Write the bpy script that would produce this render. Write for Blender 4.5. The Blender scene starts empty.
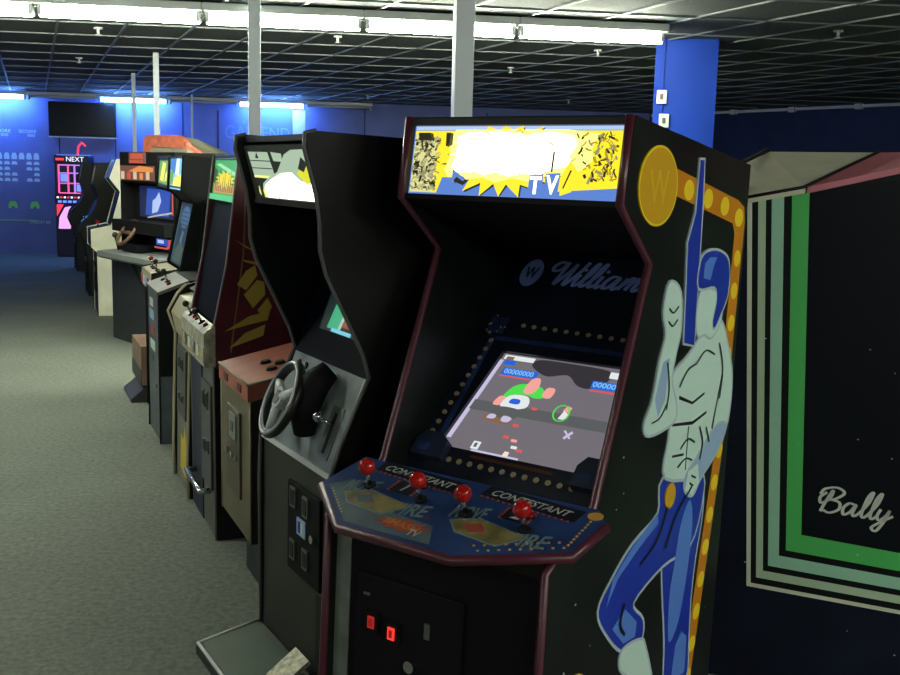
import bpy, bmesh, math, random
from mathutils import Vector, Matrix
random.seed(4)
SC = bpy.context.scene
COL = SC.collection
R = math.radians

# ------------------------------------------------------------------ camera
cd = bpy.data.cameras.new('camera'); cam = bpy.data.objects.new('camera', cd); COL.objects.link(cam)
cd.sensor_width = 36.0; cd.lens = 1046.14 * 36.0 / 900.0; cd.clip_start = 0.05; cd.clip_end = 100
cam.matrix_world = Matrix.Translation((0, 0, 1.6713)) @ Matrix.Rotation(math.pi/2 - 0.1569, 4, 'X') @ Matrix.Rotation(0.0257, 4, 'Z')
SC.camera = cam
# ------------------------------------------------------------------ view
SC.view_settings.view_transform = 'Standard'; SC.view_settings.look = 'None'
SC.view_settings.exposure = 0.0; SC.view_settings.gamma = 1.0; SC.view_settings.use_curve_mapping = False
# ------------------------------------------------------------------ world (dim indoor air)
W = bpy.data.worlds.new('World'); SC.world = W; W.use_nodes = True
W.node_tree.nodes['Background'].inputs[0].default_value = (0.5, 0.62, 0.6, 1)
W.node_tree.nodes['Background'].inputs[1].default_value = 0.02
TUBE_WHITE = 125.0     # near fluorescent row
TUBE_ADDED = 88.0     # unseen rows added around the camera as fill light
TUBE_BLUE = 160.0

# ------------------------------------------------------------------ materials
MATS = {}
def mat(name, col, rough=0.5, metal=0.0, em=None, es=0.0, noise=None, bump=None, spec=0.5):
    if name in MATS: return MATS[name]
    m = bpy.data.materials.new(name); m.use_nodes = True
    nt = m.node_tree; b = nt.nodes['Principled BSDF']
    b.inputs['Base Color'].default_value = (*col, 1); b.inputs['Roughness'].default_value = rough
    b.inputs['Metallic'].default_value = metal; b.inputs['Specular IOR Level'].default_value = spec
    if em: b.inputs['Emission Color'].default_value = (*em, 1); b.inputs['Emission Strength'].default_value = es
    if noise:
        sc, amt = noise
        tc = nt.nodes.new('ShaderNodeTexCoord'); n = nt.nodes.new('ShaderNodeTexNoise')
        n.inputs['Scale'].default_value = sc; n.inputs['Detail'].default_value = 6
        nt.links.new(tc.outputs['Object'], n.inputs['Vector'])
        r = nt.nodes.new('ShaderNodeValToRGB')
        r.color_ramp.elements[0].position = 0.3; r.color_ramp.elements[1].position = 0.7
        r.color_ramp.elements[0].color = (*[max(0, c*(1-amt)) for c in col], 1)
        r.color_ramp.elements[1].color = (*[min(1, c*(1+amt)) for c in col], 1)
        nt.links.new(n.outputs['Fac'], r.inputs['Fac']); nt.links.new(r.outputs['Color'], b.inputs['Base Color'])
        if bump:
            bp = nt.nodes.new('ShaderNodeBump'); bp.inputs['Strength'].default_value = bump; bp.inputs['Distance'].default_value = 0.01
            nt.links.new(n.outputs['Fac'], bp.inputs['Height']); nt.links.new(bp.outputs['Normal'], b.inputs['Normal'])
    MATS[name] = m
    return m
def glow(name, col, s):
    return mat(name, (0.02, 0.02, 0.02), 0.5, em=col, es=s)

black = mat('black_laminate', (0.006, 0.0068, 0.0075), 0.42, noise=(9, 0.35), spec=0.3)
black_side = mat('black_side', (0.0075, 0.0095, 0.009), 0.4, noise=(5, 0.4), spec=0.25)
matte = mat('matte_black', (0.0035, 0.0037, 0.0045), 0.7, spec=0.2)
navyblk = mat('navy_black', (0.007, 0.010, 0.018), 0.35, noise=(6, 0.3))
smoked = mat('smoked_glass', (0.002, 0.003, 0.006), 0.45, spec=0.08)
maroon = mat('maroon_trim', (0.075, 0.013, 0.026), 0.35)
chrome = mat('chrome', (0.6, 0.62, 0.62), 0.2, 1.0)
steel = mat('brushed_steel', (0.30, 0.33, 0.32), 0.38, 0.75, noise=(30, 0.2))
redplastic = mat('red_plastic', (0.36, 0.008, 0.007), 0.12)
whitep = mat('white_paint', (0.62, 0.66, 0.60), 0.5)
cream = mat('cream_paint', (0.42, 0.43, 0.33), 0.5)
silver = mat('silver_edge', (0.55, 0.57, 0.55), 0.35)
greyp = mat('grey_laminate', (0.10, 0.105, 0.09), 0.5, noise=(12, 0.25))
coinred = glow('coin_red', (1.0, 0.03, 0.02), 1.6)
blackhole = mat('slot_black', (0.003, 0.003, 0.003), 0.6)

# ------------------------------------------------------------------ mesh builder
def cr(pts, n=6, closed=False):
    out = []; N = len(pts)
    rng = range(N) if closed else range(N-1)
    g = (lambda i: pts[i % N]) if closed else (lambda i: pts[max(0, min(N-1, i))])
    for i in rng:
        p0, p1, p2, p3 = g(i-1), g(i), g(i+1), g(i+2)
        for k in range(n):
            t = k/n
            out.append(tuple(0.5*((2*b) + (-a+c)*t + (2*a-5*b+4*c-d)*t*t + (-a+3*b-3*c+d)*t**3) for a, b, c, d in zip(p0, p1, p2, p3)))
    if not closed: out.append(tuple(pts[-1]))
    return out
class Plane:
    def __init__(s, o, ex, ey):
        s.o = Vector(o); s.ex = Vector(ex).normalized(); s.ey = Vector(ey).normalized(); s.n = s.ex.cross(s.ey)
    def p(s, x, y, h=0.0): return s.o + s.ex*x + s.ey*y + s.n*h
class MB:
    def __init__(s): s.v = []; s.f = []; s.fm = []; s.sm = []; s.mats = []
    def mi(s, m):
        if m not in s.mats: s.mats.append(m)
        return s.mats.index(m)
    def face(s, idx, m, smooth=False): s.f.append(idx); s.fm.append(s.mi(m)); s.sm.append(smooth)
    def add(s, vs, fs, m, smooth=False):
        b = len(s.v); s.v += [tuple(x) for x in vs]
        for f in fs: s.face([b+i for i in f], m, smooth)
    def box(s, a, b, m):
        (x0, y0, z0), (x1, y1, z1) = a, b
        s.add([(x0,y0,z0),(x1,y0,z0),(x1,y1,z0),(x0,y1,z0),(x0,y0,z1),(x1,y0,z1),(x1,y1,z1),(x0,y1,z1)],
              [(0,3,2,1),(4,5,6,7),(0,1,5,4),(1,2,6,5),(2,3,7,6),(3,0,4,7)], m); return s
    def ext(s, poly, pl, h0, h1, m, mside=None):
        """polygon given in a plane, extruded from height h0 to h1 along the plane normal"""
        n = len(poly)
        ar = sum(poly[i][0]*poly[(i+1) % n][1]-poly[(i+1) % n][0]*poly[i][1] for i in range(n))
        if ar < 0: poly = poly[::-1]
        vs = [pl.p(x, y, h0) for x, y in poly] + [pl.p(x, y, h1) for x, y in poly]
        s.add(vs, [list(range(n-1, -1, -1)), list(range(n, 2*n))], m)
        b = len(s.v) - 2*n
        for i in range(n):
            j = (i+1) % n; s.face([b+i, b+j, b+n+j, b+n+i], mside or m)
        return s
    def prism(s, poly, u0, u1, m, mside=None):
        return s.ext(poly, Plane((0,0,0), (0,1,0), (0,0,1)), u0, u1, m, mside)
    def disc(s, pl, x, y, rx, ry, h0, h1, m, n=24, mside=None):
        return s.ext([(x+rx*math.cos(2*math.pi*i/n), y+ry*math.sin(2*math.pi*i/n)) for i in range(n)], pl, h0, h1, m, mside)
    def rect(s, pl, x0, y0, x1, y1, h0, h1, m):
        return s.ext([(x0,y0),(x1,y0),(x1,y1),(x0,y1)], pl, h0, h1, m)
    def tube(s, pts, r, m, n=8, closed=False):
        pts = [Vector(p) for p in pts]; N = len(pts); rings = []
        up = None
        for i, p in enumerate(pts):
            a = pts[(i-1) % N] if (closed or i) else p; c = pts[(i+1) % N] if (closed or i < N-1) else p
            t = (c-a).normalized()
            if up is None: up = Vector((0,0,1)) if abs(t.z) < 0.9 else Vector((1,0,0))
            x = t.cross(up).normalized(); y = x.cross(t).normalized(); up = y
            rr = r[i] if isinstance(r, (list, tuple)) else r
            rings.append([p + x*rr*math.cos(2*math.pi*k/n) + y*rr*math.sin(2*math.pi*k/n) for k in range(n)])
        b = len(s.v); s.v += [tuple(q) for g in rings for q in g]
        for i in range(N if closed else N-1):
            j = (i+1) % N
            for k in range(n):
                l = (k+1) % n; s.face([b+i*n+k, b+i*n+l, b+j*n+l, b+j*n+k], m, True)
        if not closed:
            s.face([b+k for k in range(n-1, -1, -1)], m); s.face([b+(N-1)*n+k for k in range(n)], m)
        return s
    def sphere(s, c, r, m, nu=20, nv=12, sc=(1,1,1)):
        c = Vector(c); vs = [c + Vector((0,0,r*sc[2]))]
        for i in range(1, nv):
            t = math.pi*i/nv
            for k in range(nu):
                a = 2*math.pi*k/nu
                vs.append(c + Vector((r*sc[0]*math.sin(t)*math.cos(a), r*sc[1]*math.sin(t)*math.sin(a), r*sc[2]*math.cos(t))))
        vs.append(c - Vector((0,0,r*sc[2]))); fs = []
        for k in range(nu): fs.append((0, 1+k, 1+(k+1) % nu))
        for i in range(nv-2):
            for k in range(nu):
                a = 1+i*nu; fs.append((a+k, a+nu+k, a+nu+(k+1) % nu, a+(k+1) % nu))
        e = len(vs)-1; a = 1+(nv-2)*nu
        for k in range(nu): fs.append((a+k, e, a+(k+1) % nu))
        s.add(vs, fs, m, True); return s
    def text(s, pl, txt, cx, cy, height, h, m, width=None, shear=0.0, bold=0.0, rot=0.0):
        cu = bpy.data.curves.new('t', 'FONT'); cu.body = txt; cu.align_x = 'CENTER'; cu.shear = shear; cu.offset = bold; cu.resolution_u = 3
        o = bpy.data.objects.new('t', cu); COL.objects.link(o)
        me = bpy.data.meshes.new_from_object(o.evaluated_get(bpy.context.evaluated_depsgraph_get()))
        xs = [v.co.x for v in me.vertices]; ys = [v.co.y for v in me.vertices]
        x0, x1, y0, y1 = min(xs), max(xs), min(ys), max(ys); k = height/(y1-y0); kx = k if width is None else width/(x1-x0)
        c_, s_ = math.cos(rot), math.sin(rot); vs = []
        for v in me.vertices:
            a, b = (v.co.x-(x0+x1)/2)*kx, (v.co.y-(y0+y1)/2)*k
            vs.append(pl.p(cx+a*c_-b*s_, cy+a*s_+b*c_, h))
        s.add(vs, [tuple(p.vertices) for p in me.polygons], m)
        bpy.data.objects.remove(o); bpy.data.meshes.remove(me); bpy.data.curves.remove(cu); return s
    def stroke(s, pl, pts, w, h, m, n=6):
        """flat pen stroke along a smoothed line"""
        P = [Vector(p) for p in cr(pts, n)]; b = len(s.v); N = len(P)
        for i, p in enumerate(P):
            t = (P[min(N-1, i+1)] - P[max(0, i-1)]); t = t.normalized() if t.length > 0 else Vector((1, 0))
            q = Vector((-t.y, t.x)); ww = w*(0.75+0.5*abs(t.y))/2
            for sg in (1, -1):
                e = p + q*ww*sg; s.v.append(tuple(pl.p(e.x, e.y, h)))
        for i in range(N-1): s.face([b+2*i, b+2*i+1, b+2*i+3, b+2*i+2], m)
        return s
    def build(s, name, parent=None, bevel=0.0):
        me = bpy.data.meshes.new(name); me.from_pydata(s.v, [], s.f); me.validate(clean_customdata=False)
        for m in s.mats: me.materials.append(m)
        if len(me.polygons) == len(s.f):
            for p, k, q in zip(me.polygons, s.fm, s.sm): p.material_index = k; p.use_smooth = q
        me.update(); o = bpy.data.objects.new(name, me); COL.objects.link(o)
        if parent: o.parent = parent
        if bevel:
            bv = o.modifiers.new('bevel', 'BEVEL'); bv.width = bevel; bv.segments = 2; bv.limit_method = 'ANGLE'; bv.angle_limit = R(40)
        return o
def tag(o, label, cat, group=None):
    o['label'] = label; o['category'] = cat
    if group: o['group'] = group
    return o
def thing(name, label, cat, x, y, yaw=0.0, z=0.0, group=None):
    o = bpy.data.objects.new(name, None); COL.objects.link(o); o.empty_display_size = 0.2
    o.location = (x, y, z); o.rotation_euler = (0, 0, yaw); return tag(o, label, cat, group)
def struct(name, mb):
    o = mb.build(name); o['kind'] = 'structure'; return o
def grow(poly, d):
    n = len(poly); out = []
    ar = sum(poly[i][0]*poly[(i+1) % n][1]-poly[(i+1) % n][0]*poly[i][1] for i in range(n)); sg = 1 if ar > 0 else -1
    for i in range(n):
        a, b, c = Vector(poly[i-1]), Vector(poly[i]), Vector(poly[(i+1) % n])
        n1 = (b-a).normalized(); n2 = (c-b).normalized()
        q = Vector((n1.y, -n1.x)) + Vector((n2.y, -n2.x))
        q = q.normalized() if q.length > 1e-6 else Vector((n1.y, -n1.x))
        out.append(tuple(b + q*d*sg))
    return out

# ------------------------------------------------------------------ THE ROOM
HC = 2.90
AW = 0.139
E1 = Vector((math.cos(AW), math.sin(AW), 0)); N1 = Vector((-math.sin(AW), math.cos(AW), 0))
BW = Vector((0, 20.25, 0))                                     # a point on the back wall
def on_back(s, z=0.0, off=0.0): return BW + E1*s - N1*off + Vector((0, 0, z))
c_bl = on_back(-12.4); c_br = Vector((3.80, 20.78, 0)); c_rr = Vector((18.9, -3.4, 0)); c_rl = Vector((-12.4, -5.0, 0))
plan = [(p.x, p.y) for p in (c_rl, c_rr, c_br, c_bl)]
GZ = Plane((0,0,0), (1,0,0), (0,1,0))

carpet = bpy.data.materials.new('carpet'); carpet.use_nodes = True
nt = carpet.node_tree; b = nt.nodes['Principled BSDF']; b.inputs['Roughness'].default_value = 0.95; b.inputs['Specular IOR Level'].default_value = 0.1
tc = nt.nodes.new('ShaderNodeTexCoord'); n1 = nt.nodes.new('ShaderNodeTexNoise'); n1.inputs['Scale'].default_value = 38; n1.inputs['Detail'].default_value = 8; n1.inputs['Roughness'].default_value = 0.75
n2 = nt.nodes.new('ShaderNodeTexNoise'); n2.inputs['Scale'].default_value = 1.3; n2.inputs['Detail'].default_value = 3
nt.links.new(tc.outputs['Object'], n1.inputs['Vector']); nt.links.new(tc.outputs['Object'], n2.inputs['Vector'])
r1 = nt.nodes.new('ShaderNodeValToRGB'); r1.color_ramp.elements[0].position = 0.33; r1.color_ramp.elements[1].position = 0.68
r1.color_ramp.elements[0].color = (0.115, 0.130, 0.108, 1); r1.color_ramp.elements[1].color = (0.255, 0.275, 0.235, 1)
mx = nt.nodes.new('ShaderNodeMixRGB'); mx.blend_type = 'MULTIPLY'; mx.inputs[0].default_value = 0.35
nt.links.new(n1.outputs['Fac'], r1.inputs['Fac']); nt.links.new(r1.outputs['Color'], mx.inputs[1]); nt.links.new(n2.outputs['Fac'], mx.inputs[2]); nt.links.new(mx.outputs[0], b.inputs['Base Color'])
bp = nt.nodes.new('ShaderNodeBump'); bp.inputs['Strength'].default_value = 0.5; bp.inputs['Distance'].default_value = 0.01
nt.links.new(n1.outputs['Fac'], bp.inputs['Height']); nt.links.new(bp.outputs['Normal'], b.inputs['Normal'])
struct('floor', MB().ext(plan, GZ, -0.1, 0.0, carpet))

tile = mat('ceiling_tile', (0.085, 0.097, 0.09), 0.85, noise=(40, 0.35))
tbar = mat('ceiling_bar', (0.18, 0.20, 0.20), 0.5)
ce = MB().ext(plan, GZ, HC, HC+0.1, tile)
RD = Vector((-0.3697, 0.9292, 0)); 
for k in range(-26, 40):                                       # grid bars along the room
    p0 = Vector((-3.21, 8.73, 0)) + E1*0.585*k
    # the bar from y=2 up to the back wall
    t0 = (2.0-p0.y)/RD.y; t1 = ((BW-p0).dot(N1))/(RD.dot(N1)) - 0.05
    a, c = p0 + RD*t0, p0 + RD*t1
    for q in (a, c): q.z = HC
    if c.x > 3.6 + (20.78-c.y)*0.623: 
        continue
    xx = RD.cross(Vector((0,0,1))).normalized()
    pl = Plane(a, xx, RD); ce.rect(pl, -0.011, 0, 0.011, (c-a).length, -0.012, 0.001, tbar) if pl.n.z > 0 else ce.rect(pl, -0.011, 0, 0.011, (c-a).length, -0.001, 0.012, tbar)
for k in range(-5, 13):
    p0 = Vector((0, 8.53+0.02, 0)) + N1*0.95*k - N1*0.45
    a = p0 - E1*12; tR = 0
    # right end at the right wall
    d2 = Vector((-0.53, 0.848, 0)); 
    den = E1.x*d2.y - E1.y*d2.x; w = Vector((4.64, 19.38, 0)) - p0; tR = (w.x*d2.y - w.y*d2.x)/den
    c = p0 + E1*(tR-0.05)
    for q in (a, c): q.z = HC
    pl = Plane(a, E1, N1); ce.rect(pl, 0, -0.011, (c-a).length, 0.011, -0.012, 0.001, tbar)
struct('ceiling', ce)

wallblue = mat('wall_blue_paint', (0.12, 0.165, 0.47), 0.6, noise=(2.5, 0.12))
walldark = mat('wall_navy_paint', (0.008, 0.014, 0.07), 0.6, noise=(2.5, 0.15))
seam = mat('wall_seam', (0.016, 0.03, 0.15), 0.7)
mural_blue = mat('mural_light_blue', (0.50, 0.72, 0.98), 0.6)
mural_green = mat('mural_green', (0.20, 0.75, 0.18), 0.6)
panelblue = mat('wall_panel_blue', (0.11, 0.17, 0.52), 0.55)
wb = MB()
PB = Plane(BW, E1, (0,0,1))                                    # normal of PB points into the room
wb.rect(PB, -12.4+0.0, 0, 3.8, HC, -0.1, 0.0, wallblue)
for s_ in (-8.6, -6.25, -5.05, -3.02, -1.72, 0.6):
    wb.rect(PB, s_-0.012, 0.02, s_+0.012, 2.8, 0, 0.004, seam)
# painted mural: rows of plain rounded blocks
def dome(s0, z0, w, h, m, notch=False):
    pts = [(s0-w/2, z0), (s0-w/2, z0+h*0.55), (s0-w*0.3, z0+h), (s0+w*0.3, z0+h), (s0+w/2, z0+h*0.55), (s0+w/2, z0)]
    if notch: pts += [(s0+w*0.22, z0), (s0+w*0.15, z0+h*0.3), (s0-w*0.15, z0+h*0.3), (s0-w*0.22, z0)]
    wb.ext(pts, PB, 0, 0.003, m)
for c in range(9):
    s_ = -7.645 - 0.128*c
    if True: dome(s_, 1.70, 0.095, 0.115, mural_blue)
    for r_, z0 in enumerate((1.605, 1.505, 1.405, 1.305)):
        if (r_, c) in ((0, 2), (1, 2), (2, 1), (2, 2), (3, 2), (1, 3)): continue
        dome(s_, z0, 0.098, 0.058, mural_blue)
for s_ in (-8.86, -8.48, -8.08, -7.70): dome(s_, 0.82, 0.155, 0.125, mural_green, True)
wb.rect(PB, -9.6, 0.595, -7.66, 0.61, 0, 0.003, mural_green)
wb.text(PB, 'CREDIT 00', -7.62, 0.575, 0.05, 0.003, mural_blue, width=0.36)
wb.text(PB, 'SCORE', -7.78, 2.20, 0.055, 0.003, mural_blue, width=0.30); wb.text(PB, '000', -7.72, 2.13, 0.05, 0.003, mural_blue, width=0.13)
wb.text(PB, 'SCORE', -8.22, 2.20, 0.055, 0.003, mural_blue, width=0.30); wb.text(PB, '000', -8.18, 2.13, 0.05, 0.003, mural_blue, width=0.13)
# lighter painted panel with lettering
wb.rect(PB, -4.40, 0.0, -3.06, 2.66, 0, 0.006, panelblue)
wb.rect(PB, -4.43, 0.0, -4.40, 2.68, 0, 0.012, seam)
letter = mat('panel_lettering', (0.16, 0.30, 0.66), 0.6)
wb.text(PB, 'GAME', -3.93, 2.30, 0.24, 0.008, letter, width=0.72)
wb.text(PB, 'END', -3.36, 2.30, 0.20, 0.008, letter, width=0.50)
wb.text(PB, 'THE', -4.0, 2.48, 0.07, 0.008, letter, width=0.2)
struct('wall_back', wb)

def wall_strip(name, a, c, m, inward_right=True):
    d = (c-a).normalized(); pl = Plane(a, d, (0,0,1))
    return struct(name, MB().rect(pl, 0, 0, (c-a).length, HC, -0.1 if inward_right else 0.0, 0.0 if inward_right else 0.1, m))
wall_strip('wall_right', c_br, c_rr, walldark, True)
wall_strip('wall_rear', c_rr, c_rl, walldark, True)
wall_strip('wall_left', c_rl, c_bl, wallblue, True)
# white pipe rail where the right wall meets the ceiling
dR = (c_rr-c_br).normalized(); nR = Vector((0,0,1)).cross(dR)
plR = Plane(c_br, dR, (0,0,1)); sgn = 1
tr = MB().rect(plR, 0.05, HC-0.075, 24, HC-0.03, 0.0, 0.05, mat('rail_white', (0.42, 0.46, 0.5), 0.5))
for k in range(12): tr.rect(plR, 0.8+1.3*k, HC-0.10, 0.92+1.3*k, HC-0.015, 0.0, 0.07, MATS['rail_white'])
struct('trim_1', tr)
# blue square column
colb = mat('column_blue', (0.005, 0.040, 0.34), 0.6, noise=(3, 0.08), spec=0.2)
cm = MB(); cpl = Plane((1.79, 9.73, 0), (1, -0.22, 0), (0, 0, 1))
cm.rect(cpl, 0, 0, 0.55, HC, -0.55, 0.0, colb)
cm.rect(cpl, 0.06, 1.5, 0.085, HC, 0, 0.02, colb)
cobj = struct('trim_2', cm)
for nm, z0, x0 in (('column junction box', 2.33, 0.03), ('column switch', 2.12, 0.06)):
    o = thing('wall_socket', 'white socket box on the blue column, ' + ('upper of two, on the thin conduit' if z0 > 2.2 else 'lower of two, just above the black cabinet side'), 'socket', 1.79, 9.73, -math.atan(0.22), 0)
    p0 = Plane((0,0,0), (1,0,0), (0,0,1))
    MB().rect(p0, x0, z0, x0+0.09, z0+0.12, 0.001, 0.035, whitep).build('cover', o, 0.004)
    MB().rect(p0, x0+0.03, z0+0.035, x0+0.06, z0+0.085, 0.035, 0.045, greyp).build('outlet', o)

# ------------------------------------------------------------------ ceiling lights
tube_w = glow('tube_white', (0.95, 1.0, 0.80), TUBE_WHITE)
tube_r = glow('tube_white_added', (0.95, 1.0, 0.86), TUBE_ADDED)
tube_b = glow('tube_blue', (0.14, 0.36, 1.0), TUBE_BLUE)
housing = mat('fixture_white', (0.55, 0.58, 0.56), 0.45)
def light_fixture(root_pt, ang, L, tube, label, group, lit=True, wide=0.115):
    o = thing('ceiling_light', label, 'light', root_pt.x, root_pt.y, ang, HC, group)
    mb = MB(); mb.box((0.0, -wide, -0.075), (L, wide, -0.014), housing); mb.build('housing', o, 0.01)
    if lit:
        m = MB(); m.tube([(0.03, 0, -0.115), (L-0.03, 0, -0.115)], 0.048 if wide > 0.06 else 0.03, tube, 12); m.build('lamp_tube', o)
    else:
        m = MB(); m.tube([(0.05, 0, -0.098), (L-0.05, 0, -0.098)], 0.022, mat('tube_unlit', (0.5, 0.52, 0.55), 0.3), 10); m.build('lamp_tube', o)
    for x in (0.035, L-0.035): MB().box((x-0.013, -0.05, -0.15), (x+0.013, 0.05, -0.07), housing).build('lamp_holder', o)
    return o
ordn = ['first', 'second', 'third', 'fourth', 'fifth', 'sixth', 'seventh', 'eighth']
for i, n_ in enumerate((3, 2, 1, 0, -1)):
    p = Vector((0, 8.533, 0)) + E1*(-3.185 + 1.22*n_)
    light_fixture(p, AW, 1.22, tube_w, 'bright white tube light in the front ceiling row, ' + ordn[i] + ' from the right end', 'white tube lights in the front row')
for i, n_ in enumerate((4, 3, 2, 1, 0, -1)):
    p = Vector((0, 19.93, 0)) + E1*(-7.652 + 1.22*n_)
    lit = (n_ % 2 == 1)
    lab = ('glowing blue tube light over the back wall, ' if lit else 'unlit white tube light over the back wall, ')
    # lit fixtures at the left of each pair
    light_fixture(p, AW, 1.22, tube_b, lab + {4: 'rightmost, dark end of the row', 3: 'the rightmost glowing one', 2: 'between the two glowing ones', 1: 'just right of the television', 0: 'above the television', -1: 'at the left picture edge'}.get(n_, ''), 'tube lights over the back wall', lit, 0.05)
# added unseen rows, placed to light the carpet, cabinet fronts and sides
for row, (yy, xs) in enumerate(((4.3, (-5.2, -3.6)), (-0.8, (2.6, 5.0)), (0.6, (-5.0, 3.2, 6.0)), (-2.2, (-4.5, 1.5, 4.5, 7.5)))):
    for i, xx in enumerate(xs):
        light_fixture(Vector((xx, yy, 0)), AW, 1.22, tube_r, 'added unseen fill tube light over the near aisle', 'added fill tube lights over the near aisle')

# sprinkler heads
for i, (x, y) in enumerate(((-3.31, 9.94), (-1.12, 10.08), (-4.48, 12.75), (-1.47, 17.84), (1.39, 10.66), (0.63, 12.61), (1.85, 17.6), (3.12, 8.88))):
    lab = ('small white ceiling sprinkler near the left end of the front lights', 'small white ceiling sprinkler between the two nearest grey poles', 'small white ceiling sprinkler in front of the television wall',
           'small white ceiling sprinkler above the driving cabinet, far back', 'small white ceiling sprinkler left of the blue column', 'small white ceiling sprinkler just right of the nearest grey pole',
           'small white ceiling sprinkler far back, left of the blue column', 'small white ceiling sprinkler right of the blue column')[i]
    o = thing('ceiling_sprinkler', lab, 'sprinkler', x, y, 0, HC, 'ceiling sprinklers')
    MB().tube([(0,0,0), (0,0,-0.015)], 0.04, whitep, 14).build('escutcheon', o)
    MB().tube([(0,0,-0.012), (0,0,-0.06)], 0.013, whitep, 10).tube([(0,0,-0.06), (0,0,-0.066)], 0.028, whitep, 12).build('sprinkler_head', o)

# support poles
polem = mat('pole_grey', (0.60, 0.65, 0.68), 0.45)
for (x, y, w, lab) in ((0.03, 5.6, 0.098, 'pale grey square steel pole behind the large four-joystick cabinet'),
                       (-1.525, 8.1, 0.092, 'pale grey square steel pole rising left of the driving cabinet marquee'),
                       (-3.36, 12.0, 0.062, 'thin white pole behind the orange hooded cabinet, near its ridge'),
                       (-4.43, 14.7, 0.05, 'thin white pole farther back, right of the television'),
                       (-4.62, 18.7, 0.035, 'thinnest white pole close to the blue back wall')):
    o = thing('support_pole', lab, 'pole', x, y, R(10))
    h = w/2
    MB().box((-h, -h, 0), (h, h, HC), polem).build('post', o, 0.004)
    MB().box((-h-0.03, -h-0.03, 0), (h+0.03, h+0.03, 0.012), polem).build('base_plate', o)

# ------------------------------------------------------------------ back wall things
o = thing('television', 'black flat television mounted high on the blue back wall', 'television', *on_back(-6.81, 0, 0.0).xy, AW, 2.12)
P0 = Plane((0,0,0), (1,0,0), (0,0,1))
MB().rect(P0, -0.585, 0, 0.585, 0.62, 0.03, 0.085, matte).build('casing', o, 0.006)
MB().rect(P0, -0.565, 0.03, 0.565, 0.60, 0.086, 0.09, mat('tv_screen', (0.006, 0.007, 0.007), 0.25)).build('screen', o)
MB().rect(P0, -0.585, -0.012, 0.585, 0.008, 0.03, 0.09, silver).build('bottom_trim', o)
MB().rect(P0, -0.2, 0.15, 0.2, 0.45, 0.0, 0.03, matte).build('wall_mount', o)
MB().tube([(-0.42, -0.015, 0.02), (-0.42, -0.02, -0.3)], 0.008, matte, 6).build('power_cord', o)
o = MB().ext([(-0.115, 0), (0.115, 0), (0.115, 0.45), (-0.115, 0.45)], Plane((0,0,0), (1,0,0), (0,0,1)), 0.002, 0.012, mat('paper', (0.52, 0.50, 0.52), 0.7)).build('paper_notice')
o.location = on_back(-2.94, 2.28, 0.0); o.rotation_euler = (0, 0, AW); tag(o, 'plain white sheet fixed to the back wall beside the lettered blue panel', 'paper')

# prize crane machine against the back wall
pinkg = glow('neon_pink', (1.0, 0.10, 0.42), 1.3); blueg = glow('neon_blue', (0.12, 0.25, 1.0), 1.6); redg = glow('neon_red', (1.0, 0.05, 0.10), 1.2)
purpg = glow('neon_purple', (0.55, 0.25, 1.0), 1.1); orang = glow('neon_orange', (1.0, 0.35, 0.08), 0.8); whg = glow('neon_white', (0.75, 0.8, 1.0), 1.6)
o = thing('prize_machine', 'neon lit prize game with pink and blue panels against the back wall', 'arcade game', *on_back(-7.20, 0, 0.62).xy, AW)
navy = mat('navy_cabinet', (0.012, 0.016, 0.07), 0.4)
MB().box((0, 0, 0), (0.58, 0.5, 0.46), navy).build('base', o, 0.01)
PF = Plane((0,0,0), (1,0,0), (0,0,1))
m = MB(); m.box((0, 0.02, 0.46), (0.03, 0.5, 1.72), navy); m.box((0.55, 0.02, 0.46), (0.58, 0.5, 1.72), navy); m.box((0.03, 0.45, 0.46), (0.55, 0.5, 1.72), navy); m.build('cabinet_shell', o)
m = MB(); m.box((0, -0.02, 1.66), (0.58, 0.5, 1.79), navy); m.text(PF, 'NEXT', 0.36, 1.725, 0.08, 0.024, whg, width=0.3); m.rect(PF, 0.03, 1.70, 0.17, 1.74, 0.02, 0.023, redg); m.build('top_sign', o)
m = MB(); m.rect(PF, 0.03, 1.10, 0.55, 1.66, -0.08, -0.06, navy)
for x in (0.06, 0.22, 0.33, 0.52): m.rect(PF, x-0.014, 1.13, x+0.014, 1.63, -0.06, -0.045, pinkg if x < 0.3 else purpg)
for z in (1.13, 1.30, 1.48, 1.62): m.rect(PF, 0.06, z-0.01, 0.52, z+0.01, -0.06, -0.047, purpg if z > 1.4 else pinkg)
m.rect(PF, 0.09, 1.33, 0.20, 1.46, -0.06, -0.05, blueg); m.rect(PF, 0.36, 1.16, 0.48, 1.28, -0.06, -0.05, blueg); m.build('display_window', o)
m = MB(); m.rect(PF, 0.0, 0.95, 0.58, 1.09, -0.05, 0.02, navy)
for k in range(9): m.rect(PF, 0.03+0.06*k, 1.04, 0.065+0.06*k, 1.07, 0.02, 0.026, redg if k % 2 else whg)
for k in range(6): m.rect(PF, 0.05+0.085*k, 0.96, 0.11+0.085*k, 1.00, 0.02, 0.026, blueg)
m.build('control_shelf', o)
m = MB(); m.rect(PF, 0.0, 0.46, 0.58, 0.95, -0.05, -0.01, navy)
m.ext([(0.04, 0.50), (0.24, 0.50), (0.30, 0.66), (0.26, 0.90), (0.16, 0.88), (0.06, 0.7)], PF, -0.01, 0.0, glow('neon_lilac', (0.8, 0.4, 1.0), 1.2)); m.ext([(0.02, 0.72), (0.10, 0.86), (0.14, 0.93), (0.02, 0.93)], PF, -0.01, 0.0, redg)
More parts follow.
